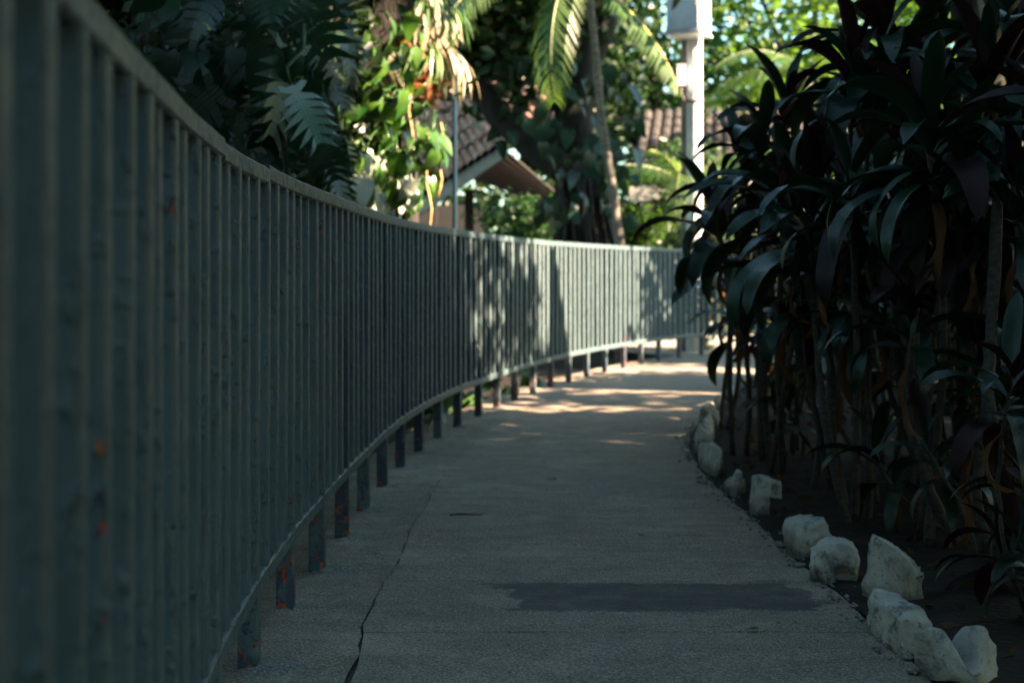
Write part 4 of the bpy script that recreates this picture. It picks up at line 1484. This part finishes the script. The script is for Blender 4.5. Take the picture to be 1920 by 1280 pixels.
MB().box((0.3, 2.0, 1.2), (3.4, .15, 2.4)).build('wall', M_WALL, root)

# ------------------------------------------------------------------ poles
p = at(1302, 509, 20.6)
root = thing('utility_pole', 'white painted utility pole with a bare grey back rising beside the dark cordylines', 'pole', (p.x, p.y, -.16))
MB().tube([(0, 0, -.1), (0, 0, 2), (0, 0, 4), (0, 0, 7)], [.125, .12, .115, .11], 16).build('pole', M_WHITE, root, True)
MB().tube([(-.125, .08, -.1), (-.12, .08, 2.5), (-.115, .08, 7)], [.075, .07, .065], 12).build('pole_back', M_POLEGREY, root, True)
for z in (2.2, 3.7):
    MB().tube([(0, 0, z), (0, 0, z + .05)], .128, 16).build('strap', M_POLEGREY, root, True)
root = thing('meter_box', 'large white box mounted high on the utility pole, cut by the top edge', 'box', (p.x - .12, p.y - .30, at(0, 68, 20.4).z))
bx = bmesh.new()
bmesh.ops.create_cube(bx, size=1)
bmesh.ops.scale(bx, vec=(.50, .50, .95), verts=bx.verts)
bmesh.ops.translate(bx, vec=(0, 0, .475), verts=bx.verts)
bmesh.ops.bevel(bx, geom=bx.edges, offset=.012, segments=2, affect='EDGES')
me = bpy.data.meshes.new('housing')
bx.to_mesh(me)
bx.free()
me.materials.append(M_WHITE)
link('housing', me, root)
root.rotation_euler = (0, 0, R(-25))
MB().box((0, -.257, .47), (.44, .012, .86)).build('door', M_WHITE, root)
MB().box((.18, -.268, .40), (.025, .02, .09)).build('latch', M_POLEGREY, root)
MB().box((0, 0, -.010), (.54, .54, .018)).build('bottom_lip', M_WHITE, root)
root = thing('junction_box', 'small pale junction box strapped to the left of the white pole', 'box', (p.x - .21, p.y - .16, at(0, 160, 20.4).z))
MB().box((0, 0, .14), (.12, .09, .28)).build('housing', M_WHITE, root)
MB().box((0, 0, .29), (.14, .11, .015)).build('lid', M_WHITE, root)
MB().tube([(0, 0, 0), (0, 0, -.12), (.05, .05, -.2)], .012, 6).build('conduit', M_POLEGREY, root, True)

p = at(853, 509, 14.6)
root = thing('pipe_post', 'thin blue pipe post standing behind the fence in front of the tiled roof', 'post', (p.x, p.y, -.16))
MB().tube([(0, 0, -.05), (0, 0, 1.5), (0, 0, 3.2)], .024, 10).build('pipe', M_BLUEPOST, root, True)
MB().tube([(0, 0, 3.2), (0, 0, 3.225)], .034, 10).build('cap', M_BLUEPOST, root, True)

a, b = at(620, 120, 19), at(1110, -22, 22)
pts = [a.lerp(b, k / 14) + Vector((0, 0, -.18 * math.sin(math.pi * k / 14))) for k in range(15)]
o = MB().tube(pts, .011, 5).build('overhead_cable', M_BLACKWIRE, None, True)
tag(o, 'thin overhead cable sloping up to the right across the dark trees', 'cable')

# ------------------------------------------------------------------ right: wall and leaning trunks
root = thing('garden_wall', 'yellow green plastered wall behind the leaning trunks at the right edge', 'wall', (6.4, 12.3, -.16))
MB().box((0, 0, 1.9), (4.7, .2, 3.8)).build('plaster', M_WALL, root)
for k in range(13):
    MB().box((-2.2 + k * .36, -.108, 2.35), (.02, .012, 1.1)).build('grille_bar', M_DARKWALL, root)
for (x0, y0, x1, y1, d, r, lb) in [(1905, 560, 1790, -80, 8.6, .095, 'dark fibrous trunk leaning left in front of the green wall'),
                                   (1990, 400, 1845, -90, 8.2, .085, 'dark trunk leaning left at the very right edge of the view')]:
    a, b = at(x0, y0, d), at(x1, y1, d)
    g = a + (a - b) * (a.z / (b.z - a.z))
    root = thing('leaning_palm', lb, 'tree', (g.x, g.y, 0), 'leaning palm trunks at the right')
    pts = [(b - g) * (k / 14 * 1.25) for k in range(15)]
    MB().tube(pts, [r * random.uniform(.9, 1.1) for _ in pts], 10).build('trunk', M_BARK, root, True)
    top = pts[-1]
    for k in range(8):
        ang = 6.28 * k / 8
        me, rb = FE[k % 3]
        o = link('frond', me, root, top, look_rot((math.cos(ang), math.sin(ang), .5), (0, 0, 1)), .8)
        link('rib', rb, o)

# ------------------------------------------------------------------ litter
LITTER = [heart_mesh(.07, .045, M_CORD_DEAD, .3), heart_mesh(.05, .04, M_CORD_DEAD, -.3)]
LG1 = heart_mesh(.07, .05, M_LEAF_MID, .2)
def litter(x, y, me, lb, rz, s=1.0):
    d = CAM_H * F / (y - HOR)
    d = (CAM_H - gz(d)) * F / (y - HOR)
    X = (x - 960) / F * d
    z = gz(d) + .014
    o = link('fallen_leaf', me, None, (X, d, z), (random.uniform(-.2, .2), random.uniform(-.2, .2), rz), s)
    tag(o, lb, 'leaf', 'fallen leaves on the path')
litter(1027, 899, LG1, 'small green fallen leaf alone in the middle of the path', .4)
litter(890, 745, LITTER[0], 'brown fallen leaf beside the fence foot in the dappled light', 1.2)
litter(1205, 1010, LITTER[1], 'tiny brown fallen leaf on the path left of the cube-like stone', 2.2, .6)
litter(700, 1045, LITTER[1], 'tiny dry leaf by the crack along the concrete strip', .3, .6)
litter(1420, 1190, LITTER[0], 'dry leaf crumb on the path left of the squared block', 2.9, .5)
for (x, y, lb) in [(1745, 1150, 'dry curled leaf on the soil right of the squared block'), (1800, 1185, 'dry leaf on the soil behind the notched stone'),
                   (1860, 1175, 'dry leaf farthest right on the soil'), (1610, 985, 'dry leaf on the soil behind the rounded stone'), (1500, 870, 'pale dry leaf on the soil past the top-heavy stone')]:
    litter(x, y, random.choice(LITTER), lb, random.uniform(0, 6), .7)
rb_ = MB()
for _ in range(420):
    y = 2.9 + 7.5 * random.random() ** 1.3
    x = edge_x(y) + random.gauss(.0, .035)
    r_ = random.uniform(.004, .016) * (1.3 if random.random() < .15 else .8)
    c_ = Vector((x, y, gz(y) + r_ * .4))
    vs = [c_ + Vector((a * r_ * random.uniform(.7, 1.3), b * r_ * random.uniform(.7, 1.3), e * r_ * random.uniform(.5, .9))) for a, b, e in ((1, 0, 0), (-1, 0, 0), (0, 1, 0), (0, -1, 0), (0, 0, 1), (0, 0, -1))]
    rb_.add(vs, [(0, 2, 4), (2, 1, 4), (1, 3, 4), (3, 0, 4), (2, 0, 5), (1, 2, 5), (3, 1, 5), (0, 3, 5)])
rb = rb_.build('rubble', M_MORTAR, None, kind='stuff')
rb['label'] = 'loose mortar crumbs and grit along the right edge of the path'
rb['category'] = 'grit'
P = []
for _ in range(420):
    y = random.uniform(3.2, 12.5)
    x = edge_x(y) + 0.05 + random.random() ** 1.5 * 2.4
    P.append((x, y, bed_z(x, y) + .012))
me = leaf_cloud(np.array(P), .05, .5, -.1)
me.materials.append(M_CORD_DEAD)
lt = link('leaf_litter', me, None, kind='stuff')
lt['label'] = 'scattered dry leaves and crumbs on the dark soil of the bed'
lt['category'] = 'leaf litter'
d = CAM_H * F / (967 - HOR)
o = MB().tube([(-.06, 0, 0), (-.02, -.006, .004), (.03, -.008, .003), (.09, .004, .0)], [.003, .004, .003, .002], 5).build('twig', M_BARK, None, True, loc=((868 - 960) / F * d, d, gz(d) + .006))
tag(o, 'short curved dark twig lying on the path left of centre', 'twig')
